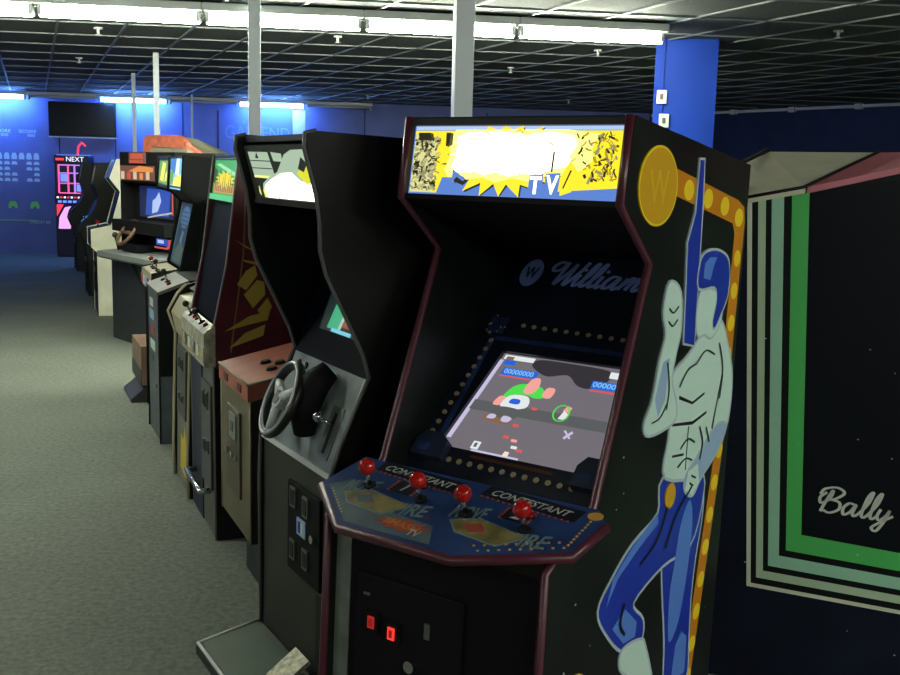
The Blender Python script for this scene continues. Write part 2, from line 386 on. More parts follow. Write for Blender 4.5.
m.ext([(0.32, 0.5), (0.55, 0.5), (0.50, 0.56), (0.44, 0.62), (0.36, 0.57)], PF, -0.01, 0.0, orang); m.ext([(0.42, 0.6), (0.47, 0.6), (0.46, 0.86), (0.43, 0.9)], PF, -0.01, 0.0, glow('neon_green', (0.15, 0.6, 0.2), 0.6)); m.rect(PF, 0.33, 0.86, 0.56, 0.90, -0.01, 0.0, redg)
m.build('lower_panel', o)
m = MB(); m.tube([(0.36, 0.2, 1.79), (0.38, 0.2, 1.95), (0.44, 0.2, 2.02), (0.50, 0.2, 1.96)], 0.02, redg, 8); m.build('top_ornament', o)
m = MB(); m.box((0.02, 0.1, 1.79), (0.56, 0.4, 1.80), blueg); m.build('top_glow_strip', o)

# ------------------------------------------------------------------ cabinets: shared pieces
def fplane(a, b_):
    """plane on a front slab from (v,z) a up to b; x across, y up the slab, normal outwards"""
    return Plane((0, a[0], a[1]), (1, 0, 0), (0, b_[0]-a[0], b_[1]-a[1]))
def slab(mb, a, b_, u0, u1, m, inset=0.0, th=0.018):
    L = math.hypot(b_[0]-a[0], b_[1]-a[1]); pl = fplane(a, b_)
    mb.rect(pl, u0, 0, u1, L, -inset-th, -inset, m); return pl
def sides(root, Wd, poly, nf, m, me, t=0.02, art=None, er=0.009, labels=None):
    """both side panels; the first nf points of poly run up the front edge and carry the edge trim"""
    for k, u0 in enumerate((0.0, Wd-t)):
        mb = MB(); mb.prism(poly, u0, u0+t, m)
        if k == 1 and art: art(mb, Plane((Wd, 0, 0), (0, 1, 0), (0, 0, 1)))
        sp = mb.build('side_panel', root)
        tb = MB(); tb.tube([(u0+t/2, v-0.002, z) for v, z in poly[:nf]], er, me, 6); tb.build('edge_trim', sp)
def joystick(root, p, nrm, m_ball, h=0.075, r=0.02):
    p = Vector(p); n_ = Vector(nrm).normalized()
    j = MB().tube([p, p+n_*0.006], 0.017, matte, 14).build('joystick', root)
    MB().tube([p, p+n_*h], 0.0055, chrome, 8).build('shaft', j)
    MB().sphere(p+n_*h, r, m_ball).build('ball_knob', j)
def button(root, pl, x, y, m, r=0.014):
    mb = MB(); mb.disc(pl, x, y, r*1.25, r*1.25, 0, 0.004, matte, 14); mb.disc(pl, x, y, r, r, 0.004, 0.011, m, 14); mb.build('push_button', root)
def coin_door(root, pl, x0, y0, x1, y1, m, slots, name='coin_door', slotmat=None):
    d = MB().rect(pl, x0, y0, x1, y1, 0, 0.012, m).build(name, root, 0.003)
    for (x, y, w, h) in slots:
        s_ = MB(); s_.rect(pl, x-w, y-h, x+w, y+h, 0.012, 0.018, mat('slot_rim', (0.11, 0.115, 0.105), 0.4)); s_.rect(pl, x-w*0.65, y-h*0.75, x+w*0.65, y+h*0.75, 0.018, 0.02, slotmat or blackhole); s_.build('coin_slot', d)
    return d
def back_and_top(root, Wd, poly_top_front, top_back, base_back, m, t=0.02):
    (v0, z0), (v1, z1), (v2, z2) = poly_top_front, top_back, base_back
    mb = MB(); slab(mb, (v0, z0), (v1, z1), t, Wd-t, m, 0.004); mb.build('top_panel', root)
    mb = MB(); mb.prism([(v2-0.02, z2), (v2, z2), (v1, z1-0.005), (v1-0.02, z1-0.005)], t, Wd-t, m); mb.build('back_panel', root)

# ================================================================== 1. the big four-joystick cabinet
Wd = 0.68
S = thing('arcade_cabinet', 'large black arcade cabinet with four red joysticks and bright yellow marquee', 'arcade cabinet', -0.1573, 2.8693, -0.6208)
prof = [(-0.305, 0.0), (-0.29, 0.30), (-0.268, 0.775), (-0.23, 0.795), (-0.09, 0.835), (-0.045, 0.88), (0.19, 1.455), (0.012, 1.603), (0.045, 1.815), (0.832, 1.714), (0.765, 0.12), (0.76, 0.0)]
amber = mat('decal_amber', (0.62, 0.30, 0.012), 0.4); bulb = mat('decal_bulb_yellow', (0.85, 0.62, 0.02), 0.4); orange_band = mat('decal_orange', (0.55, 0.20, 0.006), 0.4)
discol = mat('decal_gold_disc', (0.62, 0.34, 0.012), 0.4); pale = mat('decal_pale_mint', (0.55, 0.74, 0.66), 0.45); outl = mat('decal_outline', (0.42, 0.52, 0.55), 0.45)
dblue = mat('decal_deep_blue', (0.012, 0.035, 0.38), 0.4); mblue = mat('decal_mid_blue', (0.09, 0.22, 0.66), 0.4); ink = mat('decal_ink', (0.004, 0.006, 0.012), 0.4); lblue = mat('decal_grey_blue', (0.30, 0.44, 0.62), 0.45)
def art(mb, pl):
    H = [0.0]
    def sh(p, m, o=0.0, smooth=True):
        if smooth and len(p) >= 8: p = cr(p, 4, True)
        H[0] += 0.00012
        if o: mb.ext(grow(p, o), pl, 0.0, 0.0006+H[0], outl); H[0] += 0.00012
        mb.ext(p, pl, 0.0, 0.0006+H[0], m)
    # marquee-bulb border running over the top and down the rear
    sh([(0.27, 1.700), (0.745, 1.612), (0.80, 1.590), (0.812, 1.545), (0.755, 0.86), (0.614, 0.185), (0.60, 0.10), (0.535, 0.10), (0.551, 0.21), (0.69, 0.86), (0.735, 1.515), (0.715, 1.545), (0.29, 1.628)], orange_band, smooth=False)
    for (v, z) in ((0.385, 1.640), (0.52, 1.617), (0.645, 1.595), (0.762, 1.560)): mb.disc(pl, v, z, 0.033, 0.027, 0.0, 0.0009, bulb, 18)
    for k in range(14):
        z = 1.44 - 0.096*k; v = 0.769 - (1.44-z)*0.072 if z > 0.86 else 0.724 - (0.86-z)*0.20
        mb.disc(pl, v, z, 0.026, 0.025, 0.0, 0.0009, bulb, 16)
    H[0] += 0.0009
    # round gold badge
    mb.disc(pl, 0.19, 1.65, 0.114, 0.100, 0.0, 0.0035, bulb, 40); mb.disc(pl, 0.19, 1.65, 0.107, 0.094, 0.0, 0.0042, discol, 40)
    mb.text(pl, 'W', 0.19, 1.648, 0.085, 0.0048, mat('decal_gold_letter', (0.70, 0.45, 0.02), 0.4), width=0.115, bold=0.01)
    mb.disc(pl, -0.135, 0.41, 0.075, 0.07, 0.0, 0.0035, bulb, 32); mb.disc(pl, -0.135, 0.41, 0.066, 0.062, 0.0, 0.0042, discol, 32)
    # plain generic standing athlete holding a staff
    legL = [(0.325, 0.865), (0.59, 0.82), (0.615, 0.735), (0.545, 0.62), (0.355, 0.612), (0.178, 0.562), (0.244, 0.49), (0.236, 0.435), (0.13, 0.447), (0.035, 0.524), (-0.02, 0.605), (0.05, 0.668), (0.155, 0.727), (0.305, 0.772)]
    legR = [(0.585, 0.82), (0.622, 0.702), (0.588, 0.558), (0.574, 0.437), (0.578, 0.31), (0.574, 0.19), (0.43, 0.20), (0.402, 0.376), (0.362, 0.56), (0.347, 0.68), (0.36, 0.85)]
    sh(legR, dblue, 0.009); sh(legL, dblue, 0.009)
    sh([(0.44, 0.60), (0.465, 0.70), (0.52, 0.76), (0.55, 0.68), (0.53, 0.52), (0.49, 0.40), (0.43, 0.36), (0.415, 0.50)], mblue)
    sh([(0.02, 0.60), (0.08, 0.66), (0.20, 0.71), (0.31, 0.745), (0.30, 0.775), (0.155, 0.722), (0.05, 0.664)], mblue)
    sh([(0.06, 0.53), (0.13, 0.465), (0.20, 0.46), (0.205, 0.50), (0.13, 0.56)], mblue)
    sh([(0.52, 0.36), (0.56, 0.33), (0.56, 0.22), (0.46, 0.22), (0.48, 0.33)], mblue)
    sh([(0.13, 0.447), (0.238, 0.435), (0.27, 0.40), (0.32, 0.300), (0.34, 0.24), (0.20, 0.24), (0.19, 0.339), (0.12, 0.40)], pale, 0.008)
    sh([(0.43, 0.20), (0.575, 0.19), (0.58, 0.04), (0.40, 0.04)], pale, 0.008)
    torso = [(0.56, 1.25), (0.66, 1.265), (0.728, 1.19), (0.785, 1.08), (0.775, 0.948), (0.70, 0.89), (0.60, 0.825), (0.34, 0.868), (0.345, 0.97), (0.351, 1.03), (0.34, 1.14), (0.45, 1.19)]
    fore = [(0.262, 1.33), (0.285, 1.264), (0.256, 1.20), (0.225, 1.10), (0.182, 1.042), (0.215, 1.010), (0.36, 1.018), (0.375, 1.06), (0.335, 1.137), (0.355, 1.215), (0.375, 1.27), (0.36, 1.37), (0.29, 1.40)]
    sh(torso, pale, 0.009); 
    sh([(0.372, 0.915), (0.45, 0.905), (0.452, 0.912), (0.372, 0.922)], ink); sh([(0.36, 1.005), (0.50, 0.985), (0.60, 1.00), (0.60, 1.008), (0.50, 0.995), (0.36, 1.013)], ink)
    sh([(0.47, 0.985), (0.477, 0.985), (0.472, 0.86), (0.467, 0.86)], ink); sh([(0.70, 1.10), (0.705, 1.10), (0.655, 0.94), (0.645, 0.95)], ink)
    sh([(0.395, 1.075), (0.49, 1.045), (0.575, 1.06), (0.575, 1.067), (0.49, 1.053), (0.397, 1.085)], ink)
    sh([(0.71, 0.95), (0.765, 0.93), (0.70, 0.865), (0.59, 0.812), (0.535, 0.772), (0.475, 0.80), (0.48, 0.842), (0.56, 0.885), (0.64, 0.93)], lblue, 0.007)
    sh([(0.475, 0.80), (0.53, 0.77), (0.575, 0.80), (0.56, 0.86), (0.49, 0.85)], pale)
    sh([(0.405, 1.230), (0.475, 1.215), (0.474, 1.58), (0.468, 1.72), (0.440, 1.72), (0.432, 1.58), (0.39, 1.50)], dblue, 0.008)
    sh(fore, pale, 0.008); sh([(0.235, 1.10), (0.275, 1.195), (0.315, 1.20), (0.30, 1.09), (0.26, 1.05)], lblue)
    sh([(0.545, 1.24), (0.60, 1.225), (0.66, 1.27), (0.655, 1.33), (0.58, 1.36), (0.50, 1.36), (0.48, 1.29), (0.50, 1.24)], pale, 0.007)
    sh([(0.482, 1.375), (0.485, 1.445), (0.529, 1.470), (0.617, 1.467), (0.691, 1.434), (0.702, 1.345), (0.655, 1.285), (0.615, 1.25), (0.60, 1.27), (0.62, 1.33), (0.595, 1.37)], dblue, 0.008)
    sh([(0.51, 1.40), (0.515, 1.44), (0.55, 1.455), (0.60, 1.452), (0.58, 1.43), (0.56, 1.39)], mblue)
    for q in ([(0.50, 1.16), (0.56, 1.19), (0.63, 1.17)], [(0.66, 1.20), (0.70, 1.12), (0.69, 1.03)], [(0.42, 0.93), (0.47, 0.95), (0.52, 0.93)], [(0.41, 0.88), (0.46, 0.895), (0.51, 0.88)], [(0.55, 0.97), (0.58, 0.92), (0.565, 0.87)], [(0.60, 0.96), (0.63, 0.91)], [(0.30, 1.19), (0.32, 1.12), (0.31, 1.06)], [(0.29, 1.30), (0.32, 1.285), (0.35, 1.30)], [(0.29, 1.335), (0.32, 1.32), (0.352, 1.335)], [(0.22, 1.04), (0.27, 1.045), (0.31, 1.075)], [(0.50, 0.815), (0.53, 0.80)], [(0.51, 0.835), (0.545, 0.82)], [(0.39, 1.11), (0.44, 1.15), (0.50, 1.16)]):
        mb.stroke(pl, q, 0.006, 0.0012+H[0], ink, 4)
    for q in ([(0.36, 0.78), (0.30, 0.70), (0.20, 0.66)], [(0.36, 0.66), (0.42, 0.74), (0.52, 0.80)], [(0.12, 0.58), (0.10, 0.53), (0.13, 0.49)]):
        mb.stroke(pl, q, 0.008, 0.0012+H[0], ink, 4)
    mb.disc(pl, 0.372, 0.808, 0.034, 0.036, 0, 0.006, discol, 20)
    # worn flecks
    for k in range(26):
        v, z = random.uniform(-0.2, 0.7), random.uniform(0.1, 1.5)
        if -0.2+max(0, z-0.85)*0.4 < v and z < 1.4: mb.disc(pl, v, z, random.uniform(0.001, 0.004), random.uniform(0.001, 0.003), 0, 0.0009, outl, 6)
sides(S, Wd, prof, 9, black_side, maroon, 0.022, art, 0.012)
t = 0.022
# base
grey_strip = mat('bare_grey_edge', (0.16, 0.18, 0.16), 0.6, noise=(14, 0.3))
mb = MB(); pl = slab(mb, (-0.285, 0.0), (-0.255, 0.80), t, Wd-t, matte, 0.012); mb.rect(pl, t, 0, t+0.05, 0.78, -0.014, -0.009, grey_strip); mb.build('base_front', S)
pl = fplane((-0.273, 0.0), (-0.243, 0.80))
cdoor = MB().rect(pl, 0.10, 0.27, 0.44, 0.64, 0, 0.012, matte).build('coin_door', S, 0.004)
for x, z in ((0.165, 0.520), (0.232, 0.508)):
    m_ = MB(); m_.rect(pl, x-0.02, z-0.026, x+0.02, z+0.026, 0.012, 0.024, matte); m_.rect(pl, x-0.0105, z-0.016, x+0.0105, z+0.016, 0.024, 0.027, coinred if x > 0.2 else glow('coin_red_dim', (1.0, 0.03, 0.02), 0.35)); m_.rect(pl, x-0.005, z-0.010, x+0.005, z+0.010, 0.027, 0.029, glow('coin_red_dark', (0.5, 0.01, 0.01), 0.4)); o = m_.build('coin_return', cdoor); o['label'] = 'glowing red coin return button' if x > 0.2 else 'dim red coin return button'
MB().disc(pl, 0.29, 0.435, 0.016, 0.016, 0.012, 0.024, chrome, 16).build('lock', cdoor)
MB().rect(pl, 0.13, 0.585, 0.15, 0.592, 0.012, 0.018, mat('slot_rim', (0.11, 0.115, 0.105), 0.4)).build('coin_slot', cdoor); MB().rect(pl, 0.33, 0.52, 0.345, 0.56, 0.012, 0.018, mat('slot_rim', (0.11, 0.115, 0.105), 0.4)).build('reject_lever', cdoor)
# control panel
panblue = mat('panel_blue', (0.015, 0.040, 0.135), 0.35, noise=(7, 0.3)); pteal = mat('panel_pale_teal', (0.12, 0.19, 0.20), 0.4); pyel = mat('panel_yellow', (0.17, 0.14, 0.05), 0.4, noise=(20, 0.5)); pred = mat('panel_red', (0.30, 0.05, 0.03), 0.4); ptealbl = mat('panel_teal_worn', (0.06, 0.10, 0.12), 0.4, noise=(10, 0.4)); ptxt = mat('panel_text_grey', (0.40, 0.42, 0.40), 0.4); pborder = mat('panel_border', (0.17, 0.22, 0.2), 0.4); plight = mat('panel_dots', (0.5, 0.28, 0.05), 0.4)
CP = Plane((0, -0.37, 0.80), (1, 0, 0), (0, 0.30, 0.08))
oct_ = [(-0.035, 0.310), (-0.058, 0.150), (0.128, 0.0), (0.475, 0.0), (0.722, 0.125), (0.735, 0.268), (0.695, 0.313)]
mb = MB(); mb.ext(oct_, CP, -0.024, 0.0, panblue, maroon)
def pd(poly, m, h=0.0008): mb.ext(poly, CP, 0, h, m)
pd([(-0.03, 0.15), (0.135, 0.018), (0.40, 0.018), (0.36, 0.09), (0.10, 0.11), (0.02, 0.20)], ptealbl, 0.0006)
for x0 in (0.05, 0.395):
    q = [(x0-0.01, 0.262), (x0+0.27, 0.240), (x0+0.275, 0.292), (x0-0.005, 0.310)]
    pd(q, ink, 0.0010)
    mb.text(CP, 'CONTESTANT', x0+0.132, 0.275, 0.027, 0.0016, ptxt, width=0.235, shear=0.25, rot=-0.07, bold=0.012)
    for k in range(16): mb.disc(CP, x0-0.004+0.0172*k, 0.2575-0.00135*k, 0.004, 0.004, 0, 0.0014, pred, 6)
    # framed picture panel of plain colour blocks
    yo = 0.0 if x0 < 0.2 else -0.004
    fr = [(x0-0.03+0.02, 0.135+yo), (x0+0.055, 0.165+yo), (x0+0.20, 0.14+yo), (x0+0.15, 0.085+yo), (x0+0.03, 0.098+yo)]
    pd(grow(fr, 0.006), pteal, 0.0012); pd(fr, pyel, 0.0018)
    pd([(x0+0.03, 0.13+yo), (x0+0.07, 0.15+yo), (x0+0.10, 0.12+yo), (x0+0.06, 0.105+yo)], pred if x0 > 0.2 else ptealbl, 0.0022)
    # lettering beside each stick
    for (cx, cy, w_) in ((x0-0.0, 0.178, 0.10), (x0+0.20, 0.128, 0.10)):
        mb.text(CP, 'MOVE' if cx < x0+0.1 else 'FIRE', cx+0.015, cy, 0.055, 0.0014, pteal, width=w_, shear=0.3, rot=0.2, bold=0.02)
    pd([(x0+0.09, 0.19), (x0+0.165, 0.185), (x0+0.17, 0.235), (x0+0.10, 0.24)], ink, 0.0012)
    for k in range(5): mb.disc(CP, x0+0.092, 0.19+0.011*k, 0.005, 0.004, 0, 0.0016, pred, 6); mb.disc(CP, x0+0.168, 0.188+0.011*k, 0.005, 0.004, 0, 0.0016, pred, 6)
    mb.text(CP, '1' if x0 < 0.2 else '2', x0+0.132, 0.213, 0.036, 0.002, ptxt, width=0.03 if x0 > 0.2 else 0.016, shear=0.3, bold=0.03)
bst = []
for k in range(22):
    a = 2*math.pi*k/22; r_ = 1.0 if k % 2 else 0.66
    bst.append((0.285+0.085*r_*math.cos(a), 0.062+0.028*r_*math.sin(a)))
pd(bst, pred, 0.0016); mb.text(CP, 'TV', 0.335, 0.042, 0.026, 0.0026, ptxt, width=0.035, bold=0.02); mb.text(CP, 'SMASH', 0.285, 0.062, 0.024, 0.0024, mat('panel_orange', (0.42, 0.16, 0.03), 0.4), width=0.11, bold=0.03, rot=-0.08)
for k in range(9):
    mb.disc(CP, 0.52+0.022*k, 0.045+0.0115*k, 0.004, 0.004, 0, 0.0014, plight, 6); mb.disc(CP, 0.50+0.022*k, 0.06+0.0115*k, 0.004, 0.004, 0, 0.0014, plight, 6)
    mb.disc(CP, -0.005+0.013*k, 0.135-0.0105*k, 0.003, 0.003, 0, 0.0014, plight, 6)
    mb.disc(CP, 0.70, 0.15+0.0135*k, 0.004, 0.004, 0, 0.0014, plight, 6)
mb.disc(CP, 0.70, 0.283, 0.02, 0.017, 0, 0.0018, plight, 14)
cpo = mb.build('control_panel', S)
tb = MB(); tb.tube([CP.p(x, y, -0.012) for x, y in oct_[1:6]], 0.0135, maroon, 8); o = tb.build('edge_trim', cpo)
for x, y in ((0.084, 0.184), (0.257, 0.178), (0.403, 0.168), (0.575, 0.163)): joystick(S, CP.p(x, y), CP.n, redplastic, 0.058, 0.0225)
for x, y in ((0.225, 0.236), (0.56, 0.219)): button(S, CP, x, y, redplastic, 0.008)
mb = MB(); mb.prism([(-0.262, 0.80), (-0.06, 0.85), (-0.06, 0.78), (-0.25, 0.75)], t, Wd-t, black); mb.build('panel_support', S)
# monitor bezel
bzm = mat('bezel_navy', (0.006, 0.009, 0.020), 0.4); bzb = mat('bezel_blue', (0.018, 0.04, 0.13), 0.4, noise=(12, 0.6)); bzl = mat('bezel_bulb', (0.36, 0.28, 0.18), 0.4)
ba, bb = (0.02, 0.82), (0.62, 1.42)
BZ = Plane((0, 0.06, 0.86), (1, 0, 0), (0, 1, 1))
x0, x1, y0, y1 = 0.108, 0.572, 0.062, 0.410
XL0, XL1, XR0, XR1 = 0.086, 0.140, 0.606, 0.566         # the opening narrows towards the top
mb = MB()
mb.rect(BZ, t, -0.06, Wd-t, y0, -0.02, 0, bzm); mb.rect(BZ, t, y1, Wd-t, 0.80, -0.02, 0, bzm); mb.ext([(t, y0), (XL0, y0), (XL1, y1), (t, y1)], BZ, -0.02, 0, bzm); mb.ext([(XR0, y0), (Wd-t, y0), (Wd-t, y1), (XR1, y1)], BZ, -0.02, 0, bzm)
for k in range(13): mb.disc(BZ, 0.165+0.037*k, 0.508-0.0008*k, 0.0075, 0.007, 0, 0.003, bzl, 10)
for k in range(14): mb.disc(BZ, 0.075+0.036*k, 0.022-0.0006*k, 0.0085, 0.0085, 0, 0.003, bzl, 10)
for k in range(11): mb.disc(BZ, 0.047+0.0035*k, 0.10+0.034*k, 0.008, 0.0075, 0, 0.003, bzl, 10); mb.disc(BZ, 0.632-0.0005*k, 0.10+0.034*k, 0.008, 0.0075, 0, 0.003, bzl, 10)
mb.rect(BZ, x0-0.035, y0-0.02, x0-0.018, y1+0.05, 0, 0.0012, bzb); mb.rect(BZ, x0-0.035, y1+0.035, x1+0.035, y1+0.05, 0, 0.0012, bzb); mb.rect(BZ, x0+0.1, y0-0.022, x1-0.1, y0-0.012, 0, 0.0012, mat('bezel_brown', (0.09, 0.03, 0.015), 0.4))
for (cx, cy) in ((0.075, 0.50), (0.625, 0.50)):
    mb.rect(BZ, cx-0.03, cy-0.03, cx+0.03, cy+0.03, 0, 0.0015, bzb)
    for k in range(12): mb.disc(BZ, cx+random.uniform(-0.03, 0.03), cy+random.uniform(-0.035, 0.035), 0.003, 0.003, 0, 0.003, bzl, 6)
lgb = mat('logo_blue', (0.22, 0.32, 0.75), 0.4)
# printed maker's lettering above the monitor
mb.disc(BZ, 0.098, 0.715, 0.037, 0.055, 0, 0.0015, lgb, 30); mb.text(BZ, 'W', 0.098, 0.715, 0.046, 0.0022, bzm, width=0.045, bold=0.03)
def sc(pts, ox, oy, kx, ky): return [(ox+(x+0.25*y)*kx, oy+y*ky) for x, y in pts]
k_, ky = 0.044, 0.068
ox, oy = 0.158, 0.675
scr = [
 [(0.35, 1.25), (0.10, 1.35), (-0.12, 1.10), (-0.02, 0.80), (0.28, 0.92), (0.38, 1.35), (0.42, 0.7), (0.45, 0.02), (0.72, 0.8), (0.82, 1.30)], [(0.82, 1.30), (0.84, 0.6), (0.90, 0.02), (1.18, 0.8), (1.28, 1.45)],
 [(1.30, 0.72), (1.26, 0.3), (1.34, 0.03), (1.50, 0.18)], [(1.50, 0.18), (1.72, 0.8), (1.74, 1.42), (1.62, 1.1), (1.60, 0.25), (1.70, 0.03), (1.85, 0.18)], [(1.85, 0.18), (2.08, 0.8), (2.10, 1.42), (1.98, 1.1), (1.96, 0.25), (2.05, 0.03), (2.20, 0.18)],
 [(2.30, 0.72), (2.27, 0.3), (2.34, 0.03), (2.52, 0.2)], [(3.05, 0.70), (2.75, 0.74), (2.58, 0.40), (2.66, 0.05), (2.88, 0.18), (3.06, 0.72), (3.02, 0.2), (3.10, 0.03), (3.28, 0.2)],
 [(3.30, 0.05), (3.40, 0.72), (3.36, 0.3), (3.55, 0.72), (3.66, 0.68), (3.62, 0.05)], [(3.62, 0.3), (3.82, 0.72), (3.93, 0.66), (3.90, 0.2), (3.98, 0.03), (4.15, 0.2)], [(4.20, 0.1), (4.40, 0.75), (4.48, 0.5), (4.52, 0.15), (4.35, 0.02), (4.2, 0.12)]]
for s_ in scr: mb.stroke(BZ, sc(s_, ox, oy, k_*1.72, ky), 0.0105, 0.0018, lgb)
for x in (1.36, 2.36): mb.disc(BZ, ox+(x+0.25)*k_*1.72, oy+1.0*ky, 0.006, 0.006, 0, 0.002, lgb, 8)
mb.build('bezel', S)
# monitor picture
SCR = Plane(BZ.p(0, 0, -0.012), BZ.ex, BZ.ey)
gA = glow('crt_grey', (0.27, 0.245, 0.28), 0.62); gB = glow('crt_dark', (0.05, 0.045, 0.055), 0.7); gC = glow('crt_lilac', (0.62, 0.58, 0.80), 0.9); gG = glow('crt_green', (0.10, 0.85, 0.10), 0.85); gP = glow('crt_pink', (1.0, 0.42, 0.36), 0.9); gW = glow('crt_white', (0.85, 0.9, 0.9), 0.9); gBl = glow('crt_blue', (0.02, 0.14, 0.75), 0.9); gR = glow('crt_red', (0.9, 0.12, 0.12), 0.8); gO = glow('crt_brown', (0.35, 0.18, 0.10), 0.7); gY = glow('crt_yellow', (1, 0.85, 0.6), 0.9); gT = glow('crt_teal', (0.17, 0.18, 0.185), 0.6)
mb = MB(); mb.ext([(XL0-0.01, y0-0.01), (XR0+0.01, y0-0.01), (XR1+0.01, y1+0.01), (XL1-0.01, y1+0.01)], SCR, -0.015, 0, gA)
Lx, Ly = x1-x0, y1-y0
layer = [0.0004]
def px(u, v): return ((XL0+(XL1-XL0)*v)*(1-u) + (XR0+(XR1-XR0)*v)*u, y0+v*Ly)
def sp(m, *pts): layer[0] += 0.00008; mb.ext([px(*p) for p in pts], SCR, 0, layer[0], m)
def spr(m, u0, v0, u1, v1): sp(m, (u0, v0), (u1, v0), (u1, v1), (u0, v1))
sp(gB, *cr([(0.26, 0.92), (0.33, 0.86), (0.42, 0.83), (0.55, 0.87), (0.64, 0.79), (0.72, 0.77), (0.80, 0.81), (0.85, 0.90), (0.82, 0.97), (0.55, 0.985), (0.30, 0.98)], 4, True))
spr(gC, 0.0, 0.10, 0.03, 0.93); spr(gC, 0.97, 0.08, 1.0, 0.60); spr(gC, 0.20, 0.0, 0.50, 0.035); spr(gW, 0.02, 0.94, 0.26, 0.985); spr(gW, 0.84, 0.90, 1.0, 0.96); spr(gO, 0.04, 0.93, 0.10, 0.97)
spr(gT, 0.02, 0.40, 0.97, 0.50)
spr(gBl, 0.07, 0.78, 0.34, 0.855); spr(gR, 0.07, 0.765, 0.34, 0.778); spr(gBl, 0.74, 0.78, 0.99, 0.855); spr(gR, 0.74, 0.755, 0.99, 0.77)
for u in (0.205, 0.865): mb.text(SCR, '00000000' if u < 0.5 else '0000000', px(u, 0.817)[0], px(0, 0.817)[1], 0.018, 0.0042, glow('crt_skyblue', (0.25, 0.6, 1.0), 0.9), width=0.10, bold=0.02)
mb.rect(SCR, *px(0.05, 0.885), *px(0.13, 0.93), 0, 0.0022, gBl)
def spc(m, *pts):
    q = [(0.315+(u-0.32)*0.80, 0.56+(v-0.55)*0.86) for u, v in pts]
    sp(m, *(cr(q, 4, True) if len(q) >= 4 else q))
# plain green and pink vehicle-like blob
spc(gG, (0.16, 0.52), (0.20, 0.68), (0.30, 0.74), (0.46, 0.72), (0.50, 0.62), (0.42, 0.60), (0.36, 0.62), (0.26, 0.60), (0.22, 0.52))
spc(gP, (0.12, 0.46), (0.14, 0.56), (0.20, 0.55), (0.20, 0.47)); spc(gP, (0.31, 0.66), (0.33, 0.80), (0.40, 0.82), (0.42, 0.70), (0.37, 0.63)); spc(gP, (0.49, 0.63), (0.50, 0.73), (0.57, 0.73), (0.56, 0.63))
spc(gW, (0.20, 0.44), (0.22, 0.58), (0.38, 0.60), (0.40, 0.47)); spc(gO, (0.12, 0.28), (0.14, 0.34), (0.34, 0.33), (0.32, 0.26)); spc(gT, (0.16, 0.33), (0.18, 0.44), (0.36, 0.44), (0.36, 0.34)); spc(gC, (0.14, 0.30), (0.16, 0.35), (0.21, 0.34), (0.20, 0.30)); spc(gC, (0.27, 0.29), (0.27, 0.35), (0.34, 0.34), (0.33, 0.29)); spc(gBl, (0.25, 0.50), (0.26, 0.55), (0.33, 0.55), (0.33, 0.50))
ring = [px(0.63+0.05*math.cos(a*math.pi/9), 0.50+0.075*math.sin(a*math.pi/9)) for a in range(19)]
mb.stroke(SCR, ring, 0.004, 0.0046, gG, 2); sp(gP, (0.63, 0.53), (0.65, 0.58), (0.68, 0.57), (0.67, 0.52)); sp(gW, (0.62, 0.45), (0.64, 0.53), (0.68, 0.50), (0.66, 0.45))
for (u, v, m_) in ((0.44, 0.50, gR), (0.38, 0.32, gR), (0.36, 0.20, gR), (0.42, 0.18, gP), (0.48, 0.10, gR), (0.44, 0.12, gW)): spr(m_, u-0.015, v-0.01, u+0.02, v+0.012)
sp(gY, (0.40, 0.03), (0.405, 0.07), (0.43, 0.07), (0.43, 0.03)); spr(gW, 0.19, 0.04, 0.235, 0.11); spr(gT, 0.203, 0.055, 0.222, 0.095); sp(gC, (0.70, 0.29), (0.74, 0.36), (0.75, 0.35), (0.71, 0.28)); sp(gC, (0.70, 0.36), (0.745, 0.30), (0.735, 0.29), (0.69, 0.35))
mb.build('screen', S)
# bezel corner housings in the glass well
for (xa, xb, ya, yb) in ((0.03, 0.135, 0.005, 0.085), (0.545, 0.645, 0.01, 0.10)):
    m_ = MB(); m_.ext([(xa, ya), (xb, ya), (xb, yb-0.02), ((xa+xb)/2+0.02, yb), ((xa+xb)/2-0.03, yb), (xa, yb-0.03)], BZ, 0.0, 0.03, mat('corner_navy', (0.012, 0.02, 0.05), 0.45)); m_.rect(BZ, xa+0.015, ya+0.015, xa+0.055, ya+0.04, 0.03, 0.031, bzb); m_.build('bezel_corner', S, 0.004)
# header and marquee
mb = MB(); slab(mb, (0.62, 1.425), (0.03, 1.595), t, Wd-t, matte, 0.0); mb.build('speaker_board', S)
mq_y = glow('marquee_yellow', (1.0, 0.78, 0.02), 1.15); mq_w = glow('marquee_white', (1.0, 0.97, 0.72), 2.6); mq_b = glow('marquee_blue', (0.12, 0.27, 0.78), 0.85); mq_p = glow('marquee_pale', (0.78, 0.74, 0.30), 1.0); mq_k = glow('marquee_black', (0.03, 0.02, 0.0), 0.4); mq_l = glow('marquee_lightblue', (0.45, 0.62, 1.0), 1.0); mq_g = glow('marquee_grey', (0.30, 0.29, 0.16), 1.0); mq_g2 = glow('marquee_sage', (0.45, 0.46, 0.22), 1.0); mq_y2 = glow('marquee_olive', (0.5, 0.38, 0.01), 0.9)
ma, mbb = (0.014, 1.610), (0.045, 1.803)
MP = fplane(ma, mbb); MP = Plane(MP.p(0, 0, -0.012), MP.ex, MP.ey); ML = math.hypot(mbb[0]-ma[0], mbb[1]-ma[1])
mb = MB(); mb.rect(MP, t, 0, Wd-t, ML, -0.015, 0, mq_b)
lay = [0.0005]
def mp(m, *pts): lay[0] += 0.00009; mb.ext(list(pts), MP, 0, lay[0], m)
A0, A1 = t+0.004, Wd-t-0.004
mp(mq_l, (A0, ML-0.02), (A1, ML-0.02), (A1, ML-0.008), (A0, ML-0.008))
